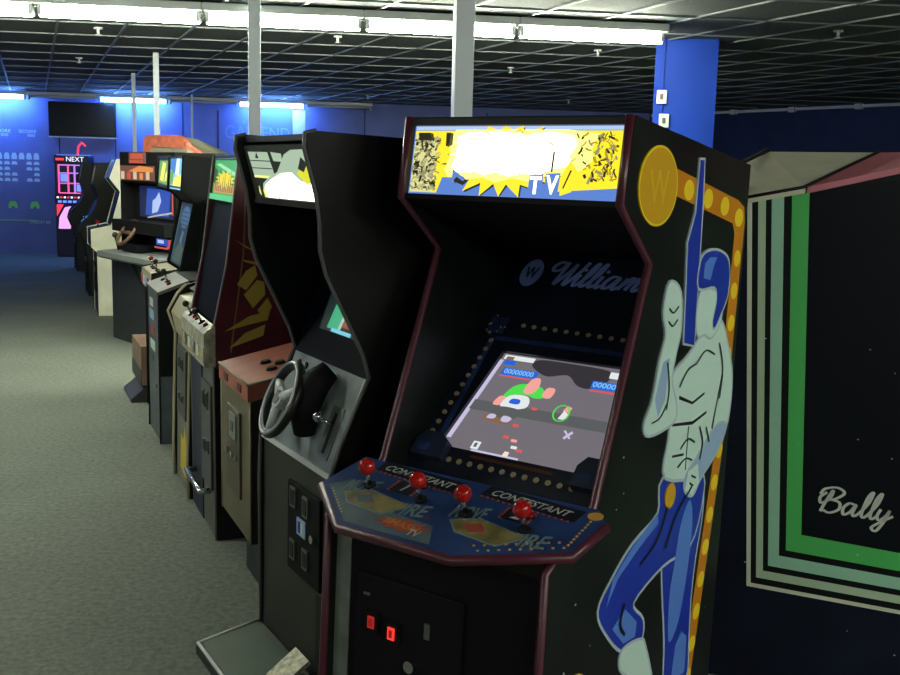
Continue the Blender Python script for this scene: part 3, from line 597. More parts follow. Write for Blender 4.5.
mp(mq_y, (A0, 0.008), (0.115, 0.008), (0.13, 0.05), (0.17, 0.05), (0.17, ML-0.022), (A0, ML-0.022))
mp(mq_p, (A0, 0.008), (0.10, 0.008), (0.105, ML-0.04), (A0, ML-0.03))
mp(mq_y, (0.46, 0.020), (A1, 0.035), (A1, ML-0.022), (0.44, ML-0.022))
# starburst behind the name
rnd = random.Random(3)
bst = []
for k in range(44):
    a = 2*math.pi*k/44; r_ = (1.0 if k % 2 else 0.70) * rnd.uniform(0.9, 1.08)
    bst.append((0.315+0.20*r_*math.cos(a), max(0.004, min(ML-0.010, 0.102+0.098*r_*math.sin(a)))))
mp(mq_k, *[(x+0.004, y-0.004) if y > 0.01 else (x+0.004, y) for x, y in bst]); mp(mq_y, *bst); 
mq_h = glow('marquee_halo', (1.0, 0.92, 0.22), 1.5)  # glow around the backlight hot spot, painted as a pale yellow band
mp(mq_h, (0.135, 0.07), (0.15, 0.05), (0.18, 0.062), (0.21, 0.045), (0.26, 0.052), (0.30, 0.040), (0.35, 0.052), (0.40, 0.045), (0.44, 0.058), (0.50, 0.062), (0.545, 0.075), (0.575, 0.10), (0.57, 0.13), (0.585, ML-0.03), (0.50, ML-0.02), (0.16, ML-0.02), (0.14, 0.15), (0.15, 0.11))
mp(mq_w, *[(0.315+(x-0.315)*0.86, 0.118+(y-0.102)*0.62) for x, y in bst])  # hot spot of the tube inside, painted white over the starburst
mp(mq_w, (0.155, 0.075), (0.19, 0.062), (0.22, 0.07), (0.26, 0.058), (0.30, 0.066), (0.34, 0.056), (0.38, 0.066), (0.42, 0.06), (0.47, 0.078), (0.52, 0.085), (0.51, 0.11), (0.53, 0.14), (0.515, ML-0.035), (0.45, ML-0.024), (0.38, ML-0.034), (0.30, ML-0.023), (0.20, ML-0.026), (0.165, 0.155), (0.175, 0.12))  # second white patch of the painted backlight hot spot
for q in ((0.20, 0.150, 0.03), (0.25, 0.165, 0.02), (0.44, 0.14, 0.02), (0.35, 0.17, 0.02), (0.19, 0.10, 0.02)): mb.stroke(MP, [(q[0], q[1]), (q[0]+q[2]/2, q[1]+0.004), (q[0]+q[2], q[1]-0.004)], 0.003, lay[0]+0.0009, mq_y2, 2)
mb.text(MP, 'SMASH', 0.305, 0.105, 0.085, lay[0]+0.0006, glow('marquee_hot', (1.0, 0.99, 0.85), 3.2), width=0.28, shear=0.1, bold=0.05)
mp(mq_b, (0.163, 0.045), (0.20, 0.035), (0.205, 0.05), (0.18, 0.06), (0.178, 0.082), (0.163, 0.09))
mp(mq_k, (0.168, 0.04), (0.20, 0.03), (0.215, 0.042), (0.198, 0.041), (0.178, 0.052))
mp(mq_b, (0.402, 0.008), (0.442, 0.008), (0.442, 0.066), (0.402, 0.062)); mp(mq_b, (0.449, 0.008), (0.487, 0.008), (0.491, 0.068), (0.449, 0.066))
mb.text(MP, 'T', 0.422, 0.036, 0.045, lay[0]+0.001, mq_w, width=0.034, bold=0.03); mb.text(MP, 'V', 0.470, 0.038, 0.048, lay[0]+0.001, mq_w, width=0.036, bold=0.03)
mp(mq_y, (0.495, 0.012), (0.525, 0.022), (0.54, 0.07), (0.515, 0.10), (0.492, 0.06)); mp(mq_k, (0.462, 0.07), (0.467, 0.07), (0.468, 0.12), (0.463, 0.12)); mp(mq_k, (0.50, 0.03), (0.504, 0.03), (0.522, 0.075), (0.517, 0.075))
# comic-style speckle at both ends
for k in range(420):
    if k < 190: x, y = rnd.uniform(A0+0.006, 0.112), rnd.uniform(0.016, ML-0.04)
    else:
        x = rnd.uniform(0.50, A1-0.010); y = rnd.uniform(0.05, ML-0.035)
        if rnd.random() > ((x-0.49)/0.14)**1.3 or (y < 0.09 and x < 0.56): continue
    m_ = rnd.choice((mq_k, mq_k, mq_g, mq_g2)) if k < 190 else rnd.choice((mq_k, mq_k, mq_g, mq_y2))
    a0 = rnd.uniform(0, 6.28); l_ = rnd.uniform(0.006, 0.022); c_ = rnd.uniform(-0.5, 0.5)
    pts = [(x+l_*(q-0.5)*math.cos(a0+c_*q), y+l_*(q-0.5)*math.sin(a0+c_*q)) for q in (0, 0.33, 0.66, 1)]
    pts = [(min(A1-0.004, max(A0+0.003, p[0])), min(ML-0.026, max(0.012, p[1]))) for p in pts]
    lay[0] += 0.00004; mb.stroke(MP, pts, rnd.uniform(0.002, 0.0065), lay[0], m_, 2)
mp(mq_k, (0.05, ML-0.05), (0.09, ML-0.048), (0.085, ML-0.03), (0.045, ML-0.03)); mp(mq_k, (0.14, ML-0.065), (0.152, ML-0.06), (0.152, ML-0.03), (0.138, ML-0.03))
mb.build('marquee', S)
mb = MB(); slab(mb, (0.010, 1.598), (0.014, 1.612), t, Wd-t, matte, 0.0, 0.03); slab(mb, (0.0435, 1.801), (0.045, 1.815), t, Wd-t, matte, 0.0, 0.03); mb.build('marquee_retainer', S)
back_and_top(S, Wd, (0.04, 1.815), (0.832, 1.714), (0.765, 0.02), black)

# ================================================================== 2. driving cabinet with steering wheel
Wd = 0.62
D = thing('arcade_cabinet', 'black driving game cabinet with a steering wheel and glowing white dome marquee', 'arcade cabinet', -0.6484, 3.5265, R(-60))
front = [(0.0, 0.0), (-0.005, 0.62), (0.0, 0.76), (0.03, 0.85), (0.085, 0.975), (0.125, 1.06), (0.105, 1.13), (0.06, 1.22), (0.02, 1.30), (-0.015, 1.37), (-0.034, 1.44), (-0.036, 1.52), (-0.048, 1.60), (-0.085, 1.73), (-0.082, 1.768), (-0.05, 1.775)]
prof = front + [(0.50, 1.755), (0.50, 0.0)]
darkwood = mat('worn_black_side', (0.0055, 0.0052, 0.005), 0.5, noise=(4, 0.6), spec=0.15)
sides(D, Wd, prof, 16, darkwood, mat('worn_silver_trim', (0.10, 0.10, 0.10), 0.35), 0.022, None, 0.008)
t = 0.022
brownblk = mat('brown_black', (0.024, 0.023, 0.018), 0.5, noise=(8, 0.25))
mb = MB(); pl = slab(mb, (0.0, 0.0), (0.005, 0.765), t, Wd-t, brownblk, 0.0); mb.rect(pl, 0.50, 0.14, Wd-t-0.004, 0.36, 0, 0.002, blackhole); mb.build('base_front', D)
coin_door(D, pl, 0.28, 0.38, 0.545, 0.675, matte, [(0.335, 0.63, 0.022, 0.033), (0.44, 0.625, 0.022, 0.033), (0.335, 0.455, 0.022, 0.033), (0.44, 0.455, 0.022, 0.033)])
m_ = MB(); m_.rect(pl, 0.37, 0.52, 0.44, 0.575, 0.012, 0.016, lblue); m_.rect(pl, 0.385, 0.53, 0.40, 0.565, 0.016, 0.018, dblue); m_.rect(pl, 0.41, 0.53, 0.425, 0.565, 0.016, 0.018, whitep); m_.build('coin_label', D)
MB().disc(pl, 0.51, 0.545, 0.014, 0.014, 0.012, 0.026, chrome, 14).build('lock', D)
# dash
dash = mat('dash_metal', (0.26, 0.30, 0.30), 0.4, 0.2, noise=(6, 0.45))
da, db = (0.0, 0.765), (0.115, 1.055)
mb = MB(); DP = slab(mb, da, db, t, Wd-t, dash, 0.008)
DP = Plane(DP.p(0, 0, -0.008), DP.ex, DP.ey)
mb.rect(DP, t, -0.01, Wd-t, 0.006, 0, 0.01, silver); mb.rect(DP, Wd-t-0.01, 0, Wd-t, 0.31, 0, 0.006, silver); dob = mb.build('dashboard', D)
# steering column, wheel, hub
hub = DP.p(0.298, 0.155, 0.105)
MB().tube([DP.p(0.30, 0.16, 0.0), DP.p(0.299, 0.158, 0.05), hub], [0.06, 0.05, 0.03], matte, 14).build('steering_column', D)
wn = (DP.n + Vector((-0.10, -0.10, 0.12))).normalized(); wx = Vector((1, 0, 0)); wx = (wx - wn*wx.dot(wn)).normalized(); wy = wn.cross(wx)
def ringpts(rad, n=36, off=0.0): return [hub + wn*off + (wx*math.cos(2*math.pi*i/n) + wy*math.sin(2*math.pi*i/n))*rad for i in range(n)]
hubm = mat('hub_grey', (0.62, 0.65, 0.65), 0.4)
sw = MB().tube(ringpts(0.117), 0.0155, mat('wheel_rubber', (0.008, 0.008, 0.008), 0.35), 10, True).build('steering_wheel', D)
MB().tube(ringpts(0.120, off=0.0135), 0.0055, mat('wheel_grey', (0.42, 0.44, 0.44), 0.3, 0.5), 6, True).build('wheel_ring', sw)
for a in (25, 155, 270):
    d_ = wx*math.cos(R(a)) + wy*math.sin(R(a)); MB().tube([hub+d_*0.02+wn*0.004, hub+d_*0.112], [0.02, 0.013], hubm, 8).build('spoke', sw)
HP = Plane(hub, wx, wy); MB().disc(HP, 0, 0, 0.036, 0.036, -0.012, 0.018, hubm, 20).disc(HP, 0, 0, 0.024, 0.024, 0.018, 0.022, mat('hub_badge', (0.22, 0.23, 0.22), 0.4), 20).build('wheel_hub', sw)
# shroud, shift gate, lever
MB().tube([DP.p(0.395, 0.295, 0.03), DP.p(0.39, 0.24, 0.06), DP.p(0.38, 0.15, 0.06), DP.p(0.37, 0.08, 0.025)], [0.035, 0.05, 0.05, 0.035], matte, 12).build('column_shroud', D)
MB().tube([DP.p(0.380, 0.285, 0.072), DP.p(0.362, 0.235, 0.104), DP.p(0.35, 0.16, 0.102)], 0.006, chrome, 8).build('shroud_trim', D)
MB().rect(DP, 0.455, 0.035, 0.535, 0.20, 0, 0.004, steel).rect(DP, 0.485, 0.05, 0.502, 0.18, 0.004, 0.006, blackhole).build('shift_gate', D)
MB().tube([DP.p(0.494, 0.14, 0), DP.p(0.494, 0.15, 0.05)], 0.007, chrome, 8).sphere(DP.p(0.494, 0.152, 0.062), 0.016, chrome, 14, 8).build('shift_lever', D)
for x in (0.09, 0.15): button(D, DP, x, 0.275, steel, 0.010)
# screen deep in the hood
gb = (0.12, 1.05), (0.30, 1.55)
mb = MB(); slab(mb, gb[0], gb[1], t, Wd-t, smoked, 0.0); mb.build('bezel', D)
GP = fplane(*gb)
mb = MB(); mb.rect(GP, 0.16, 0.10, 0.50, 0.34, 0.0005, 0.003, glow('drive_dark', (0.01, 0.03, 0.03), 0.5))
gg = glow('drive_green', (0.05, 0.50, 0.25), 0.8); gy2 = glow('drive_yellow', (0.5, 0.4, 0.1), 0.5); gw2 = glow('drive_white', (0.6, 0.75, 0.7), 0.7); gr2 = glow('drive_red', (0.6, 0.08, 0.05), 0.6)
mb.ext([(0.215, 0.11), (0.315, 0.11), (0.355, 0.25), (0.255, 0.30)], GP, 0.003, 0.004, gg); mb.ext([(0.300, 0.115), (0.320, 0.115), (0.340, 0.20), (0.325, 0.21)], GP, 0.004, 0.005, gw2); mb.ext([(0.330, 0.125), (0.380, 0.125), (0.380, 0.165), (0.340, 0.17)], GP, 0.004, 0.005, gr2); mb.rect(GP, 0.345, 0.135, 0.375, 0.15, 0.005, 0.006, gy2); mb.rect(GP, 0.255, 0.102, 0.405, 0.114, 0.004, 0.005, glow('drive_cyan', (0.2, 0.65, 0.85), 0.9)); mb.ext([(0.255, 0.19), (0.295, 0.18), (0.305, 0.22), (0.265, 0.24)], GP, 0.004, 0.005, glow('drive_lime', (0.2, 0.75, 0.3), 0.8)); mb.build('screen', D)
mb = MB(); slab(mb, (0.31, 1.555), (-0.03, 1.555), t, Wd-t, matte, 0.0); mb.build('marquee_shelf', D)
# marquee
ma, mbb = (-0.030, 1.570), (-0.072, 1.735)
MP = fplane(ma, mbb); MP = Plane(MP.p(0, 0, -0.01), MP.ex, MP.ey); ML = math.hypot(mbb[0]-ma[0], mbb[1]-ma[1])
d_bg = glow('dome_dark', (0.02, 0.03, 0.02), 0.4); d_w = glow('dome_white', (1.0, 1.0, 0.80), 2.6); d_y = glow('dome_yellow', (0.85, 0.85, 0.04), 0.9); d_p = glow('dome_pale', (0.55, 0.72, 0.52), 0.75); d_c = glow('dome_cream', (0.85, 0.88, 0.30), 1.1)
mb = MB(); mb.rect(MP, t, 0, Wd-t, ML, -0.015, 0, d_bg); lay = [0.0005]
mp(d_p, (0.06, 0.075), (0.25, 0.072), (0.23, 0.150), (0.05, 0.152)); 
for y in (0.098, 0.122): mp(d_bg, (0.055, y), (0.24, y-0.002), (0.24, y+0.001), (0.055, y+0.003))
mp(d_c, (0.06, 0.068), (0.25, 0.065), (0.25, 0.074), (0.06, 0.076)); mp(d_p, (0.27, 0.122), (0.345, 0.120), (0.345, 0.145), (0.26, 0.150)); mp(d_bg, (0.11, 0.132), (0.14, 0.13), (0.13, 0.150))
dm = [(0.125, 0.003), (0.112, 0.025), (0.13, 0.05), (0.20, 0.072), (0.28, 0.088), (0.325, 0.115), (0.37, 0.142), (0.43, 0.156), (Wd-t-0.005, 0.158), (Wd-t-0.005, 0.003)]
mp(d_p, *[(x, min(y+0.0, ML-0.01)) for x, y in dm]); mp(d_w, (0.135, 0.004), (0.122, 0.025), (0.145, 0.045), (0.22, 0.066), (0.31, 0.085), (0.40, 0.088), (0.46, 0.062), (Wd-t-0.006, 0.055), (Wd-t-0.006, 0.004))
mp(d_c, (0.118, 0.004), (0.114, 0.024), (0.135, 0.038), (0.15, 0.004)); mp(d_y, (0.44, 0.085), (0.50, 0.055), (Wd-t-0.006, 0.06), (Wd-t-0.006, 0.115), (0.50, 0.11)); mp(d_bg, (0.46, 0.10), (0.50, 0.09), (0.54, 0.115), (0.50, 0.135)); mp(d_bg, (0.555, 0.10), (0.585, 0.10), (0.585, 0.145), (0.55, 0.13)); mp(d_bg, (0.245, 0.004), (0.252, 0.004), (0.25, 0.028), (0.246, 0.028)); mp(d_c, (0.075, 0.02), (0.085, 0.01), (0.082, 0.04))
mb.build('marquee', D)
back_and_top(D, Wd, (-0.06, 1.772), (0.50, 1.753), (0.50, 0.02), black)
# pedal platform
green_metal = mat('platform_green_grey', (0.022, 0.046, 0.024), 0.55, 0.0, noise=(5, 0.25), spec=0.2)
pp = MB(); pp.prism([(-0.235, 0.0), (-0.235, 0.030), (-0.228, 0.038), (-0.004, 0.080), (-0.004, 0.0)], 0.0, Wd, mat('platform_dark', (0.015, 0.016, 0.014), 0.5)); po = pp.build('pedal_platform', D)
PPl = Plane((0, -0.228, 0.038), (1, 0, 0), (0, 0.224, 0.042)); MB().rect(PPl, 0.012, 0.010, Wd-0.012, 0.215, 0.0005, 0.003, green_metal).build('tread_plate', po)
MB().tube([(0.006, -0.230, 0.041), (Wd-0.006, -0.230, 0.041)], 0.006, silver, 6).tube([(0.006, -0.230, 0.041), (0.006, -0.006, 0.083)], 0.005, silver, 6).build('platform_edge', po)
m_ = MB(); m_.prism([(-0.13, 0.085), (-0.03, 0.155), (-0.022, 0.145), (-0.122, 0.075)], 0.41, 0.52, mat('pedal_cream', (0.55, 0.53, 0.36), 0.5, noise=(50, 0.5))); m_.build('foot_pedal', po)

# ================================================================== 3. brown cabinet with salmon control box
Wd = 0.487
B = thing('arcade_cabinet', 'brown arcade cabinet with a salmon red control deck, left of the steering wheel', 'arcade cabinet', -0.93, 4.21, R(-65.5))
brown = mat('brown_metal', (0.135, 0.115, 0.065), 0.42, 0.2, noise=(5, 0.2)); brside = mat('dark_brown_side', (0.030, 0.026, 0.017), 0.5, noise=(6, 0.3)); salmon = mat('salmon_red', (0.36, 0.115, 0.075), 0.6, noise=(6, 0.25)); tan_edge = mat('tan_edge', (0.30, 0.26, 0.16), 0.5)
mb = MB(); mb.prism([(0.0, 0.265), (0.0, 0.82), (0.36, 0.90), (0.36, 0.265)], 0.0, Wd, brside); fp = Plane((0, 0, 0), (1, 0, 0), (0, 0, 1)); mb.rect(fp, 0.008, 0.27, Wd-0.008, 0.815, 0, 0.003, brown); body = mb.build('body', B)
MB().tube([(Wd, -0.002, 0.268), (Wd, -0.002, 0.82)], 0.005, tan_edge, 6).tube([(0, -0.002, 0.268), (0, -0.002, 0.82)], 0.005, tan_edge, 6).build('edge_trim', body)
coin_door(B, fp, 0.13, 0.40, 0.35, 0.74, mat('door_olive', (0.085, 0.075, 0.045), 0.4, 0.3), [])
MB().rect(fp, 0.19, 0.62, 0.30, 0.72, 0.012, 0.016, steel).rect(fp, 0.22, 0.65, 0.26, 0.69, 0.016, 0.019, greyp).build('coin_plate', B)
for x in (0.16, 0.24, 0.31): MB().disc(fp, x, 0.555, 0.012, 0.012, 0.012, 0.022, chrome, 12).build('lock', B)
mb = MB(); mb.prism([(-0.012, 0.815), (-0.012, 0.875), (-0.004, 0.882), (0.33, 0.955), (0.33, 0.90), (0.0, 0.815)], -0.004, Wd+0.004, salmon, salmon); deck = mb.build('control_deck', B)
BP = Plane((0, -0.004, 0.883), (1, 0, 0), (0, 0.334, 0.073)); FPd = Plane((0, -0.0125, 0.815), (1, 0, 0), (0, 0, 1))
for x in (0.10, 0.33): MB().rect(FPd, x, 0.016, x+0.06, 0.046, 0, 0.003, mat('salmon_dark', (0.10, 0.03, 0.02), 0.5)).build('deck_handle', B)
for x, y in ((0.23, 0.13), (0.30, 0.17), (0.36, 0.12)): button(B, BP, x, y, blackhole, 0.018)
MB().tube([(-0.002, -0.012, 0.879), (Wd+0.004, -0.012, 0.879)], 0.005, tan_edge, 6).tube([(Wd+0.004, -0.008, 0.881), (Wd+0.004, 0.33, 0.955)], 0.005, tan_edge, 6).build('deck_edge', deck)
mb = MB(); mb.box((0.03, 0.09, 0.0), (Wd-0.03, 0.36, 0.27), navyblk); mb.build('plinth', B)
prof = [(0.34, 0.265), (0.34, 0.95), (0.47, 1.30), (0.40, 1.42), (0.40, 1.60), (0.75, 1.60), (0.75, 0.265)]
sides(B, Wd, prof, 5, brside, matte, 0.02, None, 0.005)
mb = MB(); slab(mb, (0.35, 0.95), (0.47, 1.30), 0.02, Wd-0.02, smoked, 0.01); slab(mb, (0.40, 1.42), (0.40, 1.60), 0.02, Wd-0.02, brside, 0.01); slab(mb, (0.47, 1.30), (0.40, 1.42), 0.02, Wd-0.02, matte, 0.01); mb.build('monitor_front', B)
MB().box((0.02, 0.735, 0.0), (Wd-0.02, 0.755, 1.60), black).box((0.02, 0.40, 1.585), (Wd-0.02, 0.74, 1.60), black).build('back_panel', B)

# ================================================================== 4. red-sided cabinet with green marquee
Wd = 0.62
C = thing('arcade_cabinet', 'tall cabinet with green and yellow marquee and dark red side with yellow fist art', 'arcade cabinet', -1.27, 5.09, R(-67))
redside = mat('dark_red_side', (0.10, 0.013, 0.022), 0.42, noise=(5, 0.3)); oliv = mat('olive_yellow', (0.50, 0.38, 0.06), 0.5); goldln = mat('thin_gold_line', (0.22, 0.15, 0.06), 0.5)
prof = [(0.0, 0.0), (-0.005, 0.80), (-0.03, 0.86), (-0.03, 0.95), (0.0, 0.985), (0.055, 1.245), (0.100, 1.62), (0.114, 1.725), (0.72, 1.725), (0.72, 0.0)]
def art(mb, pl):
    mb.ext([(0.065, 0.86), (0.072, 0.86), (0.13, 1.30), (0.142, 1.62), (0.136, 1.62), (0.123, 1.30)], pl, 0, 0.001, goldln)
    mb.ext([(0.15, 1.44), (0.20, 1.44), (0.205, 1.61), (0.155, 1.62)], pl, 0, 0.001, ink); mb.ext([(0.155, 1.445), (0.195, 1.445), (0.18, 1.53)], pl, 0, 0.002, mat('decal_dusty_pink', (0.42, 0.22, 0.2), 0.5)); mb.ext([(0.147, 1.43), (0.205, 1.43), (0.205, 1.44), (0.147, 1.44)], pl, 0, 0.002, pale)
    # blocky fist with speed streaks
    mb.ext([(0.0, 0.0), (0.72, 0.0), (0.72, 0.79), (-0.004, 0.79)], pl, 0, 0.0008, black)
    for q in ([(0.125, 1.16), (0.165, 1.22), (0.205, 1.245), (0.215, 1.20), (0.165, 1.135)], [(0.155, 1.115), (0.215, 1.18), (0.245, 1.17), (0.25, 1.115), (0.195, 1.055)], [(0.215, 1.045), (0.26, 1.10), (0.28, 1.06), (0.25, 1.0)], [(0.07, 0.955), (0.18, 1.02), (0.27, 1.04), (0.26, 1.0), (0.17, 0.98)], [(0.09, 0.88), (0.16, 0.945), (0.25, 0.98), (0.24, 0.93)], [(0.15, 1.27), (0.23, 1.255), (0.25, 1.235), (0.16, 1.26)], [(0.11, 1.36), (0.20, 1.31), (0.24, 1.29), (0.17, 1.32)]):
        mb.ext([(v-0.028, z) for v, z in q], pl, 0, 0.0012, oliv)
sides(C, Wd, prof, 8, redside, mat('green_grey_trim', (0.20, 0.20, 0.19), 0.4), 0.02, art, 0.0055)
t = 0.02
mb = MB(); pl = slab(mb, (-0.004, 0.0), (-0.004, 0.81), t, Wd-t, greyp, 0.004); mb.rect(pl, t, 0, 0.29, 0.80, -0.004, 0.002, mat('deep_navy_front', (0.009, 0.010, 0.035), 0.5)); mb.build('base_front', C)
coin_door(C, pl, 0.33, 0.22, 0.57, 0.70, mat('door_grey', (0.075, 0.08, 0.07), 0.45, 0.3), [(0.41, 0.62, 0.018, 0.04), (0.49, 0.62, 0.018, 0.04), (0.42, 0.40, 0.02, 0.03), (0.50, 0.41, 0.025, 0.03)])
MB().tube([(0.12, -0.004, 0.20), (0.12, -0.055, 0.20), (0.50, -0.055, 0.20), (0.50, -0.004, 0.20)], 0.014, chrome, 8).build('foot_rail', C)
wpan = mat('panel_comic_white', (0.36, 0.35, 0.25), 0.45, noise=(30, 0.4)); pgr = mat('panel_grey_comic', (0.28, 0.28, 0.25), 0.45, noise=(45, 0.8))
mb = MB(); mb.prism([(-0.05, 0.80), (-0.05, 0.945), (-0.035, 0.962), (0.0, 0.98), (0.0, 0.80)], -0.004, Wd+0.004, wpan)
fp2 = Plane((0, -0.05, 0.80), (1, 0, 0), (0, 0, 1)); mb.rect(fp2, 0.0, 0.015, Wd, 0.085, 0, 0.002, pgr)
for k in range(7): mb.rect(fp2, 0.04+0.08*k, 0.025, 0.085+0.08*k, 0.075, 0.002, 0.003, (oliv, ink, whitep)[k % 3])
cp = mb.build('control_panel', C); TP = Plane((0, -0.04, 0.958), (1, 0, 0), (0, 0.04, 0.022))
for x in (0.14, 0.42): joystick(C, TP.p(x, 0.02), TP.n, blackhole, 0.06, 0.016)
for x in (0.24, 0.30, 0.52): button(C, TP, x, 0.02, redplastic, 0.011)
mb = MB(); slab(mb, (0.0, 0.98), (0.095, 1.53), t, Wd-t, smoked, 0.016); mb.build('monitor_glass', C)
ma, mbb = (0.092, 1.535), (0.110, 1.700); MP = fplane(ma, mbb); MP = Plane(MP.p(0, 0, -0.008), MP.ex, MP.ey); ML = math.hypot(mbb[0]-ma[0], mbb[1]-ma[1])
c_g = glow('mq_green', (0.03, 0.50, 0.12), 0.75); c_lg = glow('mq_lightgreen', (0.35, 0.85, 0.45), 0.9); c_y = glow('mq_yel', (0.95, 0.75, 0.03), 0.95); c_o = glow('mq_orange', (0.75, 0.40, 0.12), 0.8); c_d = glow('mq_dkgreen', (0.02, 0.12, 0.04), 0.6)
mb = MB(); mb.rect(MP, t, 0, Wd-t, ML, -0.012, 0, c_g); lay = [0.0005]
mp(c_o, (t+0.03, 0.012), (Wd-t-0.02, 0.012), (Wd-t-0.02, 0.055), (t+0.03, 0.06)); mp(c_lg, (0.06, ML-0.02), (0.16, ML-0.015), (Wd-t-0.01, 0.105), (Wd-t-0.01, 0.085))
mp(c_d, (t+0.005, 0.06), (0.10, 0.055), (0.12, ML-0.05), (t+0.005, ML-0.03))
zz = []
for k in range(24):
    a = 2*math.pi*k/24; r_ = 1 if k % 2 else 0.6; zz.append((0.31+0.25*r_*math.cos(a), 0.075+0.045*r_*math.sin(a)))
mp(c_y, *zz); mb.rect(MP, t, -0.02, Wd-t, 0.006, 0.0, 0.012, glow('mq_green_edge', (0.12, 0.75, 0.30), 0.8))
for k in range(10):
    x = 0.08+0.045*k; mp(c_d, (x, 0.02), (x+0.012, 0.02), (x+0.01, 0.06+0.03*(k % 3)), (x+0.002, 0.06))
mb.build('marquee', C)
mb = MB(); slab(mb, (0.110, 1.702), (0.114, 1.725), t, Wd-t, mat('green_dark', (0.01, 0.05, 0.02), 0.4), 0.002); mb.build('marquee_frame', C)
back_and_top(C, Wd, (0.113, 1.725), (0.72, 1.725), (0.72, 0.02), black)

# ================================================================== 5. grey cabinet with gold edge
Wd = 0.5
G = thing('arcade_cabinet', 'narrow grey cabinet with kinked gold edge trim and yellow art low on its front', 'arcade cabinet', -1.49, 5.56, R(-67))
prof = [(0.0, 0.0), (-0.004, 0.19), (0.015, 0.79), (-0.022, 0.903), (0.028, 0.993), (0.075, 1.04), (0.30, 1.10), (0.34, 1.45), (0.34, 1.60), (0.62, 1.60), (0.62, 0.0)]
gold_edge = mat('gold_edge', (0.36, 0.31, 0.19), 0.4)
sides(G, Wd, prof, 6, black_side, gold_edge, 0.02, None, 0.011)
gfront = mat('worn_grey_front', (0.14, 0.145, 0.115), 0.5, noise=(8, 0.3))
mb = MB(); pl = slab(mb, (0.0, 0.0), (0.015, 0.79), 0.02, Wd-0.02, gfront, 0.006)
mb.ext([(0.15, 0.08), (0.33, 0.06), (0.36, 0.20), (0.28, 0.33), (0.24, 0.24), (0.16, 0.26)], pl, -0.006, -0.004, mat('art_yellow', (0.55, 0.42, 0.03), 0.5)); mb.build('base_front', G)
coin_door(G, pl, 0.12, 0.38, 0.40, 0.74, mat('door_darkgrey', (0.045, 0.05, 0.045), 0.45), [(0.22, 0.66, 0.02, 0.03), (0.31, 0.66, 0.02, 0.03), (0.22, 0.48, 0.025, 0.02), (0.31, 0.48, 0.025, 0.02)])
mb = MB(); mb.prism([(0.012, 0.79), (-0.012, 0.90), (0.035, 0.985), (0.10, 1.0), (0.10, 0.79)], 0.02, Wd-0.02, mat('tan_panel', (0.34, 0.31, 0.20), 0.5)); mb.build('control_panel', G)
mb = MB(); slab(mb, (0.08, 1.03), (0.30, 1.10), 0.02, Wd-0.02, matte, 0.005); slab(mb, (0.30, 1.10), (0.34, 1.45), 0.02, Wd-0.02, smoked, 0.02); slab(mb, (0.34, 1.45), (0.34, 1.60), 0.02, Wd-0.02, black, 0.01); mb.build('monitor_front', G)
back_and_top(G, Wd, (0.34, 1.60), (0.62, 1.60), (0.62, 0.02), black)

# ================================================================== 6. low box cabinet with one joystick
Wd = 0.55
J = thing('arcade_cabinet', 'dark cabinet with a boxy grey joystick deck standing just beyond the gold edged one', 'arcade cabinet', -1.943, 6.648, R(-67))
prof = [(0.0, 0.0), (0.0, 0.40), (0.0, 0.925), (0.17, 0.99), (0.32, 1.0), (0.36, 1.45), (0.62, 1.50), (0.62, 0.0)]
lowgrey = mat('blue_grey_low', (0.07, 0.085, 0.095), 0.5, noise=(8, 0.3))
def art(mb, pl): mb.ext([(0.003, 0.003), (0.4, 0.003), (0.4, 0.415), (0.003, 0.415)], pl, 0, 0.002, lowgrey)
sides(J, Wd, prof, 3, black_side, matte, 0.02, art, 0.005)
mb = MB(); pl = slab(mb, (0.0, 0.0), (0.0, 0.925), 0.02, Wd-0.02, lowgrey, 0.002)
for (x, y, w, h, m_) in ((0.12, 0.80, 0.14, 0.05, whitep), (0.10, 0.72, 0.20, 0.06, lblue), (0.15, 0.62, 0.16, 0.06, pred), (0.12, 0.53, 0.2, 0.06, pale), (0.15, 0.46, 0.1, 0.04, ink)): mb.rect(pl, x, y, x+w, y+h, -0.002, 0.001, m_)
mb.build('front_panel', J)
dk = mat('deck_grey', (0.16, 0.165, 0.155), 0.45, noise=(10, 0.2)); mb = MB(); slab(mb, (-0.006, 0.925), (0.175, 0.992), -0.004, Wd+0.004, dk, 0.0); mb.build('control_deck', J)
JP = fplane((-0.006, 0.925), (0.175, 0.992)); joystick(J, JP.p(0.30, 0.10), JP.n, blackhole, 0.07, 0.017); button(J, JP, 0.42, 0.09, redplastic, 0.012); button(J, JP, 0.16, 0.09, blackhole, 0.012)
MB().disc(pl, 0.40, 0.33, 0.012, 0.012, -0.002, 0.012, chrome, 12).build('lock', J)
mb = MB(); slab(mb, (0.175, 0.992), (0.32, 1.0), 0.02, Wd-0.02, matte, 0.0); slab(mb, (0.32, 1.0), (0.36, 1.45), 0.02, Wd-0.02, smoked, 0.01); mb.build('monitor_front', J)
back_and_top(J, Wd, (0.36, 1.45), (0.62, 1.50), (0.62, 0.02), black)

